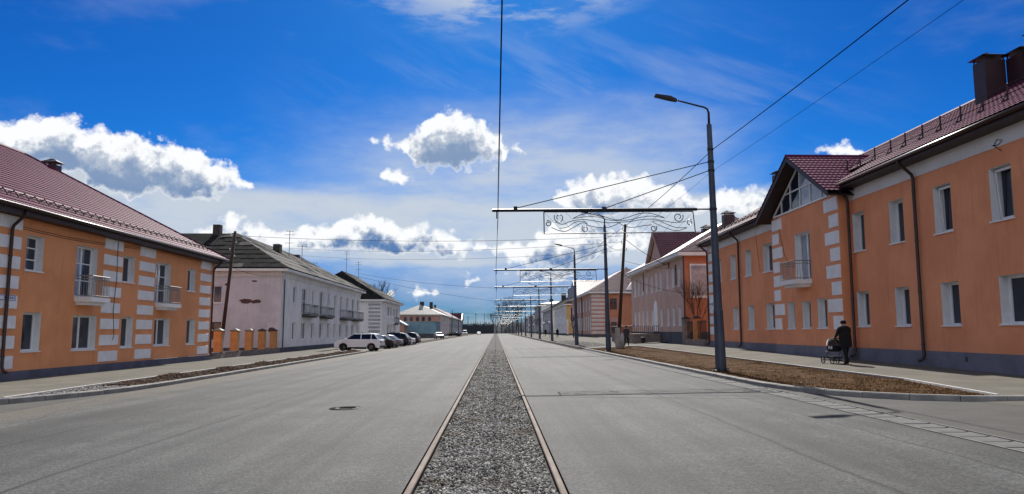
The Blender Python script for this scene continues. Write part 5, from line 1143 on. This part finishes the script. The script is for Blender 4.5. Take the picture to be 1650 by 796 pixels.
# ================================================================== CARS
def make_car(kind, paint, name, label, loc, heading, plate=True):
    """heading: direction of the nose in the ground plane (radians, 0 = +X). Built nose towards +x, then turned."""
    suv = kind == 'suv'; van = kind == 'van'
    L_, W_, H_ = (4.45,1.84,1.70) if suv else ((4.9,1.9,2.05) if van else (4.5,1.76,1.44))
    h = L_/2; wr = .36 if suv else .32; xf_, xr_ = h-.88, -h+.86; zb = .26 if suv else .20; W2 = W_/2
    belt = 1.06 if suv else (1.1 if van else .90)
    t = thing(name, loc, label, 'car', 'cars along the left side'); BASE[t.name] = Vector((0,0,0))
    # side outline of the lower body with wheel arches
    def arch(cx, r): return [(cx+r*math.cos(a), zb+max(0,0)+ (wr-zb)+r*math.sin(a)) for a in [math.pi*(.0+i/8) for i in range(9)]]
    ar = wr+.07
    front = [(h-.04, zb+.12),(h,.50),(h-.01,.68),(h-.07, belt-.22 if not van else .9),(h-.20, belt-.13)]
    hood = [(h-.55, belt-.05),(h-1.12 if not van else h-.75, belt+.03)]
    rear = [(-h+.10, belt+.03),(-h+.02, belt-.12),(-h, .55),(-h+.06, zb+.1)]
    under_f = arch(xf_, ar)[::-1]; under_r = arch(xr_, ar)[::-1]
    out = [(-h+.12, zb)] + [(x, max(z, zb)) for x, z in under_r] + [(xr_+ar+.02, zb),(xf_-ar-.02, zb)] + [(x, max(z, zb)) for x, z in under_f] + [(h-.12, zb)] + front + hood + rear
    n = len(out); vs = []; fs = []
    ring = [(-1,.0),(-.985,1),(.985,1),(1,.0)]
    secs = [(-W2+.0, .93, 0), (-W2*.97, 1.0, 0), (W2*.97, 1.0, 0), (W2, .93, 0)]
    cx, cz = 0, .62
    for (yy_, sc, _) in secs:
        for (x, z) in out: vs.append((cx+(x-cx)*(.985 if sc < 1 else 1), yy_, z if sc == 1 else (z if z < belt-.1 else z-.03)))
    for i in range(3): fs += [(i*n+j, i*n+(j+1)%n, (i+1)*n+(j+1)%n, (i+1)*n+j) for j in range(n)]
    fs += [tuple(range(n-1,-1,-1)), tuple(range(3*n,4*n))]
    bd_ = MB().add(vs, fs).build('body', paint, t); bv = bd_.modifiers.new('round', 'BEVEL'); bv.width = .05; bv.segments = 3; bv.limit_method = 'ANGLE'; bv.angle_limit = R(35)
    # cabin: four corner posts, roof and glass
    if suv: prof = [(h-1.0,belt),(h-1.78,H_-.14),(h-2.05,H_-.04),(h-2.45,H_),(-h+1.1,H_-.02),(-h+.50,H_-.12),(-h+.12,belt+.02)]
    elif van: prof = [(h-.8,belt),(h-1.45,H_-.08),(h-1.8,H_),(-h+.3,H_),(-h+.12,H_-.1),(-h+.06,belt)]
    else: prof = [(h-1.3,belt),(h-2.05,H_-.07),(h-2.4,H_),(-h+1.35,H_-.01),(-h+1.05,H_-.08),(-h+.45,belt+.04)]
    m = len(prof); vs = []
    for sgn in (-1, 1):
        for (x, z) in prof: f_ = (z-belt)/(H_-belt); vs.append((x, sgn*(W2*.955-.17*f_), z))
    cab = MB().add(vs, [tuple(range(m-1,-1,-1)), tuple(range(m,2*m))] + [(i,(i+1)%m,m+(i+1)%m,m+i) for i in range(m)]).build('cabin', paint, t); bv = cab.modifiers.new('round', 'BEVEL'); bv.width = .05; bv.segments = 3; bv.limit_method = 'ANGLE'; bv.angle_limit = R(25)
    def cp(x, z, sgn, off=.006): f_ = (z-belt)/(H_-belt); return (x, sgn*(W2*.955-.17*f_+off), z)
    zt, zl = H_-.13, belt+.05
    def xe(z, a, b): return a[0]+(b[0]-a[0])*(z-a[1])/(b[1]-a[1])
    xa0, xa1 = xe(zl, prof[0], prof[1])-.10, xe(zt, prof[0], prof[1])-.06
    xb0, xb1 = xe(zl, prof[-1], prof[-2])+.14, xe(min(zt, prof[-2][1]), prof[-1], prof[-2])+.16
    mid = (xa0+xb0)/2+.1; mid2 = xb0+.62
    for sgn in (-1, 1):
        for (p0, p1, q1, q0) in (((xa0),(mid+.04),(mid+.04),(xa1)), ((mid-.04),(mid2+.03),(mid2+.03),(mid-.04)), ((mid2-.03),(xb0),(xb1),(mid2-.03))):
            P_ = [cp(p0,zl,sgn), cp(p1,zl,sgn), cp(q1,zt,sgn), cp(q0,zt,sgn)]
            MB().prism(P_, (0,-.004*sgn,0)).build('side_window', 'car_glass', cab)
    def cross(a, b, k0, k1, nm):
        P_ = []
        for (k, sg) in ((k0,-1),(k0,1),(k1,1),(k1,-1)):
            x = a[0]+(b[0]-a[0])*k; z = a[1]+(b[1]-a[1])*k; f_ = (z-belt)/(H_-belt); P_.append((x, sg*(W2*.955-.17*f_-.08), z))
        nr = (Vector(P_[1])-Vector(P_[0])).cross(Vector(P_[2])-Vector(P_[0])).normalized()
        if nr.dot(Vector(P_[0])-Vector((0,0,1))) < 0: nr = -nr
        MB().prism([Vector(p)+nr*.004 for p in P_], nr*.006).build(nm, 'car_glass', cab)
    cross(prof[0], prof[1], .06, .95, 'windscreen'); cross(prof[-1], prof[-2], .12, .9, 'rear_window')
    if suv:
        for sgn in (-1, 1): MB().tube([(h-2.2,sgn*.62,H_-.02),(h-2.4,sgn*.62,H_+.05),(-h+.9,sgn*.62,H_+.045),(-h+.7,sgn*.62,H_-.03)], .018, 5).build('roof_rail', 'car_trim', cab)
    # wheels
    for cx_ in (xf_, xr_):
        for sgn in (-1, 1):
            wt = MB().lathe((cx_, sgn*(W2-.11), wr), [(wr*.6,-.11),(wr*.94,-.11),(wr,-.08),(wr,.08),(wr*.94,.11),(wr*.6,.11)], 20, 'y').build('wheel', 'tyre', t, smooth=False)
            rm = MB().lathe((cx_, sgn*(W2-.03), wr), [(wr*.62,-.01),(wr*.62,.02),(wr*.55,.03)], 16, 'y')
            rm.build('rim', 'rim', wt)
            q = MB()
            for k in range(5): a = k*2*math.pi/5; q.box(cx_+.14*math.cos(a)-.05, cx_+.14*math.cos(a)+.05, sgn*(W2+.003)-.004, sgn*(W2+.003)+.004, wr+.14*math.sin(a)-.03, wr+.14*math.sin(a)+.03)
            q.build('rim_opening', 'car_trim', wt)['kind'] = 'stuff'
    for sgn in (-1, 1):
        MB().prism([(h-.10,sgn*(W2-.06),.66),(h-.10,sgn*(W2-.42),.66),(h-.14,sgn*(W2-.40),.80),(h-.30,sgn*(W2-.05),.83)], (.085,0,.02)).build('headlight', 'lamp_clear', t)
        MB().box(-h-.012, -h+.12, sgn*(W2-.02), sgn*(W2-.36), belt-.27, belt-.08).build('tail_light', 'lamp_red', t)
        mr = MB().box(xa0+.02, xa0+.16, sgn*(W2+.02), sgn*(W2+.19), belt+.06, belt+.19).build('mirror', paint if suv else 'car_trim', t)
        for xx in (mid+.12, mid2+.25): MB().box(xx, xx+.2, sgn*(W2+.012), sgn*(W2+.03), belt-.15, belt-.11).build('door_handle', paint, t)
        MB().box(xr_+ar+.05, xf_-ar-.05, sgn*(W2-.04), sgn*(W2+.008), zb-.02, zb+.12).build('sill', 'car_trim', t)
    MB().box(h-.03, h+.012, -.42, .42, .50, .66).build('grille', 'car_trim', t); MB().box(h-.12, h+.02, -W2+.12, W2-.12, zb+.02, zb+.18).build('front_bumper', 'car_trim', t)
    MB().box(-h-.02, -h+.1, -W2+.1, W2-.1, zb+.05, zb+.24).build('rear_bumper', 'car_trim', t)
    if plate: MB().box(-h-.03, -h-.021, -.26, .26, .62, .73).build('number_plate', 'sign_white', t)
    BASE[t.name] = Vector(loc); t.location = loc; t.rotation_euler = (0, 0, heading)
    return t
rz0 = lambda x: road_z(x)+.006
make_car('suv', 'car_white', 'parked_car', 'white SUV parked nose-in, first in the row beside the white house', (-12.85, 70.6, rz0(-12.9)), math.pi-.10)
make_car('sedan', 'car_black', 'parked_car', 'black sedan parked directly behind the white SUV', (-12.9, 79.5, rz0(-12.9)), math.pi-.12)
make_car('sedan', 'car_silver', 'parked_car', 'silver car parked beyond the black sedan', (-12.75, 84.0, rz0(-12.7)), math.pi-.12)
make_car('suv', 'car_navy', 'parked_car', 'dark SUV with pale roof glare, fourth in the parked row', (-12.75, 91.5, rz0(-12.7)), math.pi-.10)
make_car('sedan', 'car_white', 'parked_car', 'white car squeezed between two dark SUVs in the parked row', (-12.8, 97.0, rz0(-12.8)), math.pi-.10)
make_car('suv', 'car_black', 'parked_car', 'last dark SUV at the far end of the parked row', (-12.7, 103.0, rz0(-12.7)), math.pi-.10)
make_car('sedan', 'car_silver', 'parked_car', 'silver car facing the camera beside the blue building', (-12.7, 166, -.13), -math.pi/2+.25)
make_car('sedan', 'car_black', 'parked_car', 'black sedan seen from the side beyond the silver car', (-13.2, 236, -.13), math.pi-.35)
make_car('van', 'car_white', 'parked_car', 'small white van far off on the left side', (-13.2, 318, -.13), -math.pi/2)
make_car('sedan', 'car_white', 'moving_car', 'white car driving towards the camera far down the left carriageway', (-7.6, 335, road_z(-7.6)+.006), -math.pi/2)

# ================================================================== PEOPLE AND PRAM
def skin_mesh(name, joints, edges, mat, parent, sub=1):
    """one continuous body grown over a skeleton: joints name -> (x, y, z, rx, ry)"""
    keys = list(joints); me = bpy.data.meshes.new(name)
    me.from_pydata([joints[k][:3] for k in keys], [(keys.index(a), keys.index(b)) for a, b in edges], [])
    o = bpy.data.objects.new(name, me); COL.objects.link(o)
    m_ = o.modifiers.new('skin', 'SKIN'); m_.use_smooth_shade = True
    sv = me.skin_vertices[0].data
    for i, k in enumerate(keys):
        j = joints[k]; sv[i].radius = (j[3], j[4] if len(j) > 4 else j[3]); sv[i].use_root = (i == 0)
    s_ = o.modifiers.new('sub', 'SUBSURF'); s_.levels = sub; s_.render_levels = sub
    bpy.context.view_layer.update()
    ev = o.evaluated_get(bpy.context.evaluated_depsgraph_get()); nm_ = bpy.data.meshes.new_from_object(ev)
    bpy.data.objects.remove(o); nm_.name = name
    r = bpy.data.objects.new(name, nm_); COL.objects.link(r); r.parent = parent
    nm_.materials.clear()
    for q in (mat if isinstance(mat, list) else [mat]): nm_.materials.append(MATS[q])
    return r
def person(loc, heading, label, coat='cloth_black', legs='cloth_black', hat='cloth_black', push=False, stride=.24, height=1.72, lean=.06, sub=2):
    k = height/1.72
    t = thing('person', (0,0,0), label, 'person')
    J = {'pelvis':(0,0,.95,.155,.125),'waist':(0,lean*.3,1.10,.155,.125),'chest':(0,lean*.8,1.30,.20,.15),'collar':(0,lean*1.1,1.45,.14,.10),'neck':(0,lean*1.3,1.51,.058,.058),'head':(0,lean*1.5+.015,1.605,.082,.095),'crown':(0,lean*1.5+.01,1.685,.065,.08),'nose':(0,lean*1.5+.115,1.60,.014,.014)}
    E_ = [('pelvis','waist'),('waist','chest'),('chest','collar'),('collar','neck'),('neck','head'),('head','crown'),('head','nose')]
    for s_, nm_ in ((1,'r'),(-1,'l')):
        f_ = stride*s_
        J['hip'+nm_] = (.10*s_, .0, .88, .105,.11); J['knee'+nm_] = (.10*s_, f_*.62+.04, .50, .082,.085); J['ankle'+nm_] = (.10*s_, f_-.03, .10+(0 if s_ > 0 else .05), .045,.05); J['toe'+nm_] = (.115*s_, f_+.17, .045+(0 if s_ > 0 else .0), .04,.032)
        E_ += [('pelvis','hip'+nm_),('hip'+nm_,'knee'+nm_),('knee'+nm_,'ankle'+nm_),('ankle'+nm_,'toe'+nm_)]
        J['sh'+nm_] = (.205*s_, lean*1.0, 1.41, .088,.085)
        if push: J['el'+nm_] = (.25*s_, lean+.10, 1.17, .066,.066); J['wr'+nm_] = (.20*s_, lean+.36, 1.06, .038,.038); hand = (.19*s_, lean+.43, 1.045); fd = (0, 1)
        else: J['el'+nm_] = (.24*s_, lean-.05-.1*s_, 1.15, .053,.053); J['wr'+nm_] = (.245*s_, lean-.02-.16*s_, .92, .036,.036); hand = (.245*s_, lean-.01-.17*s_, .85); fd = (1, 0)
        J['hand'+nm_] = (*hand, .034,.022)
        E_ += [('collar','sh'+nm_),('sh'+nm_,'el'+nm_),('el'+nm_,'wr'+nm_),('wr'+nm_,'hand'+nm_)]
        for q in range(4):                                     # four fingers curled round, thumb from the side of the palm
            o_ = (q-1.5)*.021; l_ = (.036,.042,.040,.032)[q]
            if push: a = (hand[0]+o_, hand[1]+l_, hand[2]-.008); b = (hand[0]+o_, hand[1]+l_+.002, hand[2]-.008-l_*.8)
            else: a = (hand[0], hand[1]+o_, hand[2]-l_); b = (hand[0]-.012*s_, hand[1]+o_, hand[2]-l_*1.9)
            J['fa%d%s' % (q,nm_)] = (*a,.0095,.0095); J['fb%d%s' % (q,nm_)] = (*b,.008,.008); E_ += [('hand'+nm_,'fa%d%s' % (q,nm_)),('fa%d%s' % (q,nm_),'fb%d%s' % (q,nm_))]
        th = (hand[0]-.035*s_, hand[1]+.02, hand[2]-.012) if push else (hand[0]-.01*s_, hand[1]+.045, hand[2]-.02)
        J['th'+nm_] = (*th,.011,.011); E_.append(('hand'+nm_,'th'+nm_))
    body = skin_mesh('body', J, E_, [coat, legs, 'skin'], t, sub)
    me = body.data
    for p_ in me.polygons:
        c = p_.center
        if c.z > 1.52: p_.material_index = 2
        elif (abs(c.x) > .12 and c.z < 1.10 and c.y > lean+.375 and push) or (not push and c.z < .90 and abs(c.x) > .205): p_.material_index = 2
        elif c.z < .82: p_.material_index = 1
    # coat skirt, cap and hair
    ck = MB(); prof = [(.20,1.30),(.225,1.15),(.235,.98),(.24,.84),(.235,.70)]
    ring = 18; vs = []
    for (r_, z_) in prof:
        for i in range(ring): a = 2*math.pi*i/ring; vs.append((r_*1.02*math.cos(a), lean*.3+r_*.80*math.sin(a)+.01*math.sin(3*a), z_))
    ck.add(vs, [(i*ring+j, i*ring+(j+1)%ring, (i+1)*ring+(j+1)%ring, (i+1)*ring+j) for i in range(4) for j in range(ring)]); ck.build('coat', coat, t, smooth=True)
    hy = lean*1.5+.01
    MB().lathe((0,hy,1.60), [(.098,.0),(.108,.045),(.105,.08),(.085,.115),(.04,.135)], 14).build('cap', hat, t, smooth=True)
    MB().prism([(.09*math.cos(a*math.pi/6), hy+.06+.11*math.sin(a*math.pi/6), 1.645) for a in range(7)], (0,0,.014)).build('cap_peak', hat, t)
    for s_ in (-1, 1): MB().lathe((.088*s_,hy,1.605), [(.012,-.02),(.022,0),(.012,.025)], 8).build('ear', 'skin', t)
    t.location = loc; BASE[t.name] = Vector(loc); t.scale = (k, k, k); t.rotation_euler = (0, 0, heading)
    return t
pz = walk_z(13.65, 28.4)
hd = math.radians(3)                                         # walks up the street, turned a little to the left
person((13.66, 28.35, pz), hd, 'man in black coat and cap pushing a pram past the right orange house', push=True)

def pram(loc, heading, label):
    t = thing('pram', (0,0,0), label, 'pram')
    ch = MB()
    for s_ in (-1, 1):
        ch.tube([(.22*s_,-.42,1.0),(.22*s_,-.30,.92),(.25*s_,.10,.42),(.26*s_,.38,.20)], .014, 6); ch.tube([(.26*s_,-.34,.20),(.25*s_,-.05,.45),(.24*s_,.30,.52)], .014, 6)
        ch.tube([(.26*s_,-.36,.16),(.26*s_,.40,.16)], .012, 6)
    for y_ in (-.34, .38): ch.tube([(-.30,y_,.15),(.30,y_,.15)], .014, 6)
    ch.build('chassis', 'iron', t)
    MB().tube([(-.22,-.42,1.0),(-.20,-.46,1.03),(.20,-.46,1.03),(.22,-.42,1.0)], .018, 8).build('handle', 'cloth_black', t)
    for (x_, y_) in ((-.30,-.34),(.30,-.34),(-.30,.38),(.30,.38)):
        w_ = MB(); r_ = .145
        pts = [(x_, y_+r_*math.cos(a*math.pi/9), .165+r_*math.sin(a*math.pi/9)) for a in range(19)]
        w_ = MB().tube(pts, .021, 6, cap=False).build('wheel', 'tyre', t, smooth=True)
        q = MB().lathe((x_,y_,.165), [(.03,-.025),(.03,.025)], 8, 'x')
        for a in range(6): q.tube([(x_,y_,.165),(x_,y_+.135*math.cos(a*math.pi/3),.165+.135*math.sin(a*math.pi/3))], .006, 4)
        q.build('spokes', 'rim', w_)
    # carrycot tub, cover, hood with pale front band
    tub = []; fs = []; n_ = 20
    for (z_, sx, sy) in ((.50,.14,.28),(.54,.185,.38),(.66,.21,.43),(.74,.215,.44)):
        for i in range(n_):
            a = 2*math.pi*i/n_; c_, s_ = math.cos(a), math.sin(a); tub.append((sx*math.copysign(abs(c_)**.75, c_), .02+sy*math.copysign(abs(s_)**.75, s_), z_))
    fs = [(i*n_+j, i*n_+(j+1)%n_, (i+1)*n_+(j+1)%n_, (i+1)*n_+j) for i in range(3) for j in range(n_)] + [tuple(range(n_-1,-1,-1)), tuple(range(3*n_,4*n_))]
    MB().add(tub, fs).build('carrycot', 'cloth_black', t, smooth=False)
    MB().box(-.225,-.205,-.22,.06,.60,.72).box(.205,.225,-.22,.06,.60,.72).build('side_panel', 'pram_white', t)
    def hoodseg(a0, a1, n2, mat, nm, r_=1.0):
        vs = []; m_ = 12
        for i in range(n2+1):
            al = a0+(a1-a0)*i/n2
            for j in range(m_+1):
                b = math.pi*j/m_; vs.append((.222*r_*math.cos(b), .10+.36*r_*math.sin(b)*math.cos(al), .73+.33*r_*math.sin(b)*math.sin(al)))
        MB().add(vs, [(i*(m_+1)+j, i*(m_+1)+j+1, (i+1)*(m_+1)+j+1, (i+1)*(m_+1)+j) for i in range(n2) for j in range(m_)]).build(nm, mat, t, smooth=True, fix=False)
    hoodseg(0.0, math.radians(45), 4, 'pram_pink', 'hood_front', 1.003); hoodseg(math.radians(45), math.radians(70), 3, 'pram_white', 'hood_band', 1.004); hoodseg(math.radians(70), math.radians(125), 5, 'cloth_black', 'hood')
    MB().box(-.19,.19,-.24,.26,.24,.30).box(-.20,.20,-.25,.27,.30,.315).build('shopping_basket', 'cloth_grey', t)
    t.location = loc; BASE[t.name] = Vector(loc); t.rotation_euler = (0,0,heading)
    return t
dv = Vector((-math.sin(hd), math.cos(hd)))
pc = Vector((13.66,28.35)) + dv*.86
pram((pc.x, pc.y, walk_z(pc.x, pc.y)), hd, 'black pram with pale pink hood pushed along the right pavement')
person((11.3, 63.0, walk_z(11.3,63)), 2.7, 'small dark figure walking behind the leaning pole', coat='cloth_grey', sub=1)
person((11.9, 141, walk_z(11.9,141)), 3.0, 'distant person in dark clothes by the yellow house', sub=1); person((12.4, 182, walk_z(12.4,182)), .2, 'tiny far pedestrian near the grey houses', sub=1)

# ================================================================== BARE TREES, WOODED HILL
def branches(mb, p, d, l, r, depth, spread=.55, up=.15):
    q = p + d*l*.5 + Vector((random.uniform(-1,1),random.uniform(-1,1),0))*l*.04; e_ = p + d*l
    mb.tube([p, q, e_], [r, r*.85, r*.68], 5 if r > .03 else 3, cap=False)
    if depth == 0: return
    for k in range(random.choice((2,3,3))):
        nd = (d + Vector((random.uniform(-1,1),random.uniform(-1,1),random.uniform(-.3,.8)*.6+up))*spread).normalized()
        st = p + d*l*random.uniform(.55,1.0) if k else e_
        branches(mb, st, nd, l*random.uniform(.62,.82), r*.62, depth-1, spread, up)
def bare_tree(x, y, z, h_, label, depth=5, stems=1, mat='bark', r=.12, spread=.6):
    t = thing('bare_tree', (x, y, z), label, 'tree', 'leafless trees')
    tr = MB(); cr = MB()
    for s_ in range(stems):
        d = Vector((random.uniform(-.25,.25)*(stems > 1), random.uniform(-.25,.25)*(stems > 1), 1)).normalized(); top = Vector((x,y,z)) + d*h_*.3
        tr.tube([(x+random.uniform(-.1,.1)*(stems>1),y,z-.2), top], [r, r*.8], 7)
        for k in range(3): branches(cr, top, (d+Vector((random.uniform(-.5,.5),random.uniform(-.5,.5),.2))).normalized(), h_*.26, r*.6, depth-1, spread)
    tr.build('trunk', mat, t, smooth=True); cr.build('crown', mat, t)
    return t
bare_tree(16.3, 58.2, .6, 5.2, 'leafless bush rising behind the right brick fence', 5, 3, r=.05, spread=.5)
bare_tree(-27, 176, -.3, 13.5, 'leafless tree showing above the roof of the smaller white house', 6, 1, 'bark_hazed', .25)
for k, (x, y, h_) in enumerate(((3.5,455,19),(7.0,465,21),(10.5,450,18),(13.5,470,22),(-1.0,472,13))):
    bare_tree(x, y, .3, h_, 'tall leafless tree in the far clump, %s of five from the left' % ('second','third','fourth','fifth','first')[k], 6, 1, 'bark_hazed', .32, .55)
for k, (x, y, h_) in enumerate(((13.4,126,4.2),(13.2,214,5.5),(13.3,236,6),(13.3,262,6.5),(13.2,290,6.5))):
    bare_tree(x, y, .6, h_, ['thin young leafless tree before the rust house','leafless street tree before the first grey house','second leafless street tree before the first grey house','leafless street tree before the tall grey block','leafless street tree beyond the tall grey block'][k], 4, 1, 'bark_hazed', .10)
hl = MB(); xs_ = list(range(-700, 701, 25))
prof = [(x, 6.5+2.2*math.sin(x*.011+1)+1.2*math.sin(x*.037)) for x in xs_]
vs = []; ysn = (449, 456, 478, 760)
for i, yy_ in enumerate(ysn):
    for (x, hgt) in prof: vs.append((x, yy_, (-.3, hgt*.42, hgt*.74, hgt*.74)[i]))
nn = len(prof)
o = hl.add(vs, [(i*nn+j, i*nn+j+1, (i+1)*nn+j+1, (i+1)*nn+j) for i in range(3) for j in range(nn-1)]).build('hill', 'hill', None, smooth=True); o['kind'] = 'structure'
# the wood on the hill: thousands of thin stems and twigs reading as one mass
wd_ = MB(); Wv = []; Wf = []
def twig(ax, ay, az, bx, by, bz, r):
    k = len(Wv); Wv.extend([(ax-r,ay,az),(ax+r,ay,az),(bx,by,bz),(ax,ay+r,az)]); Wf.extend([(k,k+1,k+2),(k+1,k+3,k+2),(k+3,k,k+2)])
for i in range(2600):
    x = random.uniform(-210, 210); y = random.uniform(450, 486); z0_ = lerp([(449,-.3),(456,2.6),(478,4.6),(800,4.6)], y)
    h_ = random.uniform(1.8, 4.6)*(1+.2*math.sin(x*.05))*(1.2 if x > 4 else 1); twig(x, y, z0_, x+random.uniform(-.3,.3), y, z0_+h_, .16)
    for j in range(11):
        zz = z0_+h_*random.uniform(.15,.92); a = random.uniform(0,6.28); l_ = random.uniform(.6,1.5)*(1.15-(zz-z0_)/h_)
        twig(x, y, zz, x+l_*math.cos(a), y+l_*math.sin(a), zz+l_*random.uniform(.2,.9), .09)
o = MB().add(Wv, Wf).build('wood', 'bark_hazed', None, fix=False); tag(o, 'dark leafless wood on the low hill closing the street', 'wood', kind='stuff')
for k, (x, h_) in enumerate(((-20.5,11.5),(-12.2,12.5),(-7.0,12.0),(-17.0,10.6))):
    t = thing('far_mast', (x, 452, 0), ['thin mast above the wood, leftmost of four','tallest thin mast above the wood left of the tram wire','thin mast above the wood nearest to the tram wire','short thin mast above the wood, second from left'][k], 'mast', 'masts above the wood')
    MB().tube([(x,452,-.3),(x,452,h_)], .14, 5).build('pole', 'bark_hazed', t); MB().tube([(x-.7,452,h_-.8),(x+.7,452,h_-.8)], .08, 4).build('crossbar', 'bark_hazed', t)
br = thing('industrial_gallery', (-10, 446, 0), 'low dark industrial gallery with pale strips before the wood', 'building')
MB().box(-26, -1, 446, 449, -.3, 5.6).build('wall', 'hill', br)
for (a, b) in ((-17.2,-13.6),(-11.0,-7.8),(-6.8,-2.8),(-23,-20)): MB().box(a, b, 445.9, 445.99, 5.0, 5.35).build('strip', 'plaster_grey', br)
# small round lamps in the far right verge
for k, (x, y) in enumerate(((11.0,150),(11.2,170),(11.2,215),(11.2,245))):
    t = thing('garden_lamp', (x, y, .5), 'low lamp with white globe in the far right verge, ' + ('nearest','second','third','farthest')[k] + ' of the four', 'lamp', 'globe lamps')
    MB().tube([(x,y,.3),(x,y,3.2)], .05, 6).build('post', 'iron', t); MB().lathe((x,y,3.15), [(.05,0),(.2,.08),(.25,.22),(.2,.36),(.05,.44)], 10).build('globe', 'sign_white', t, smooth=True)
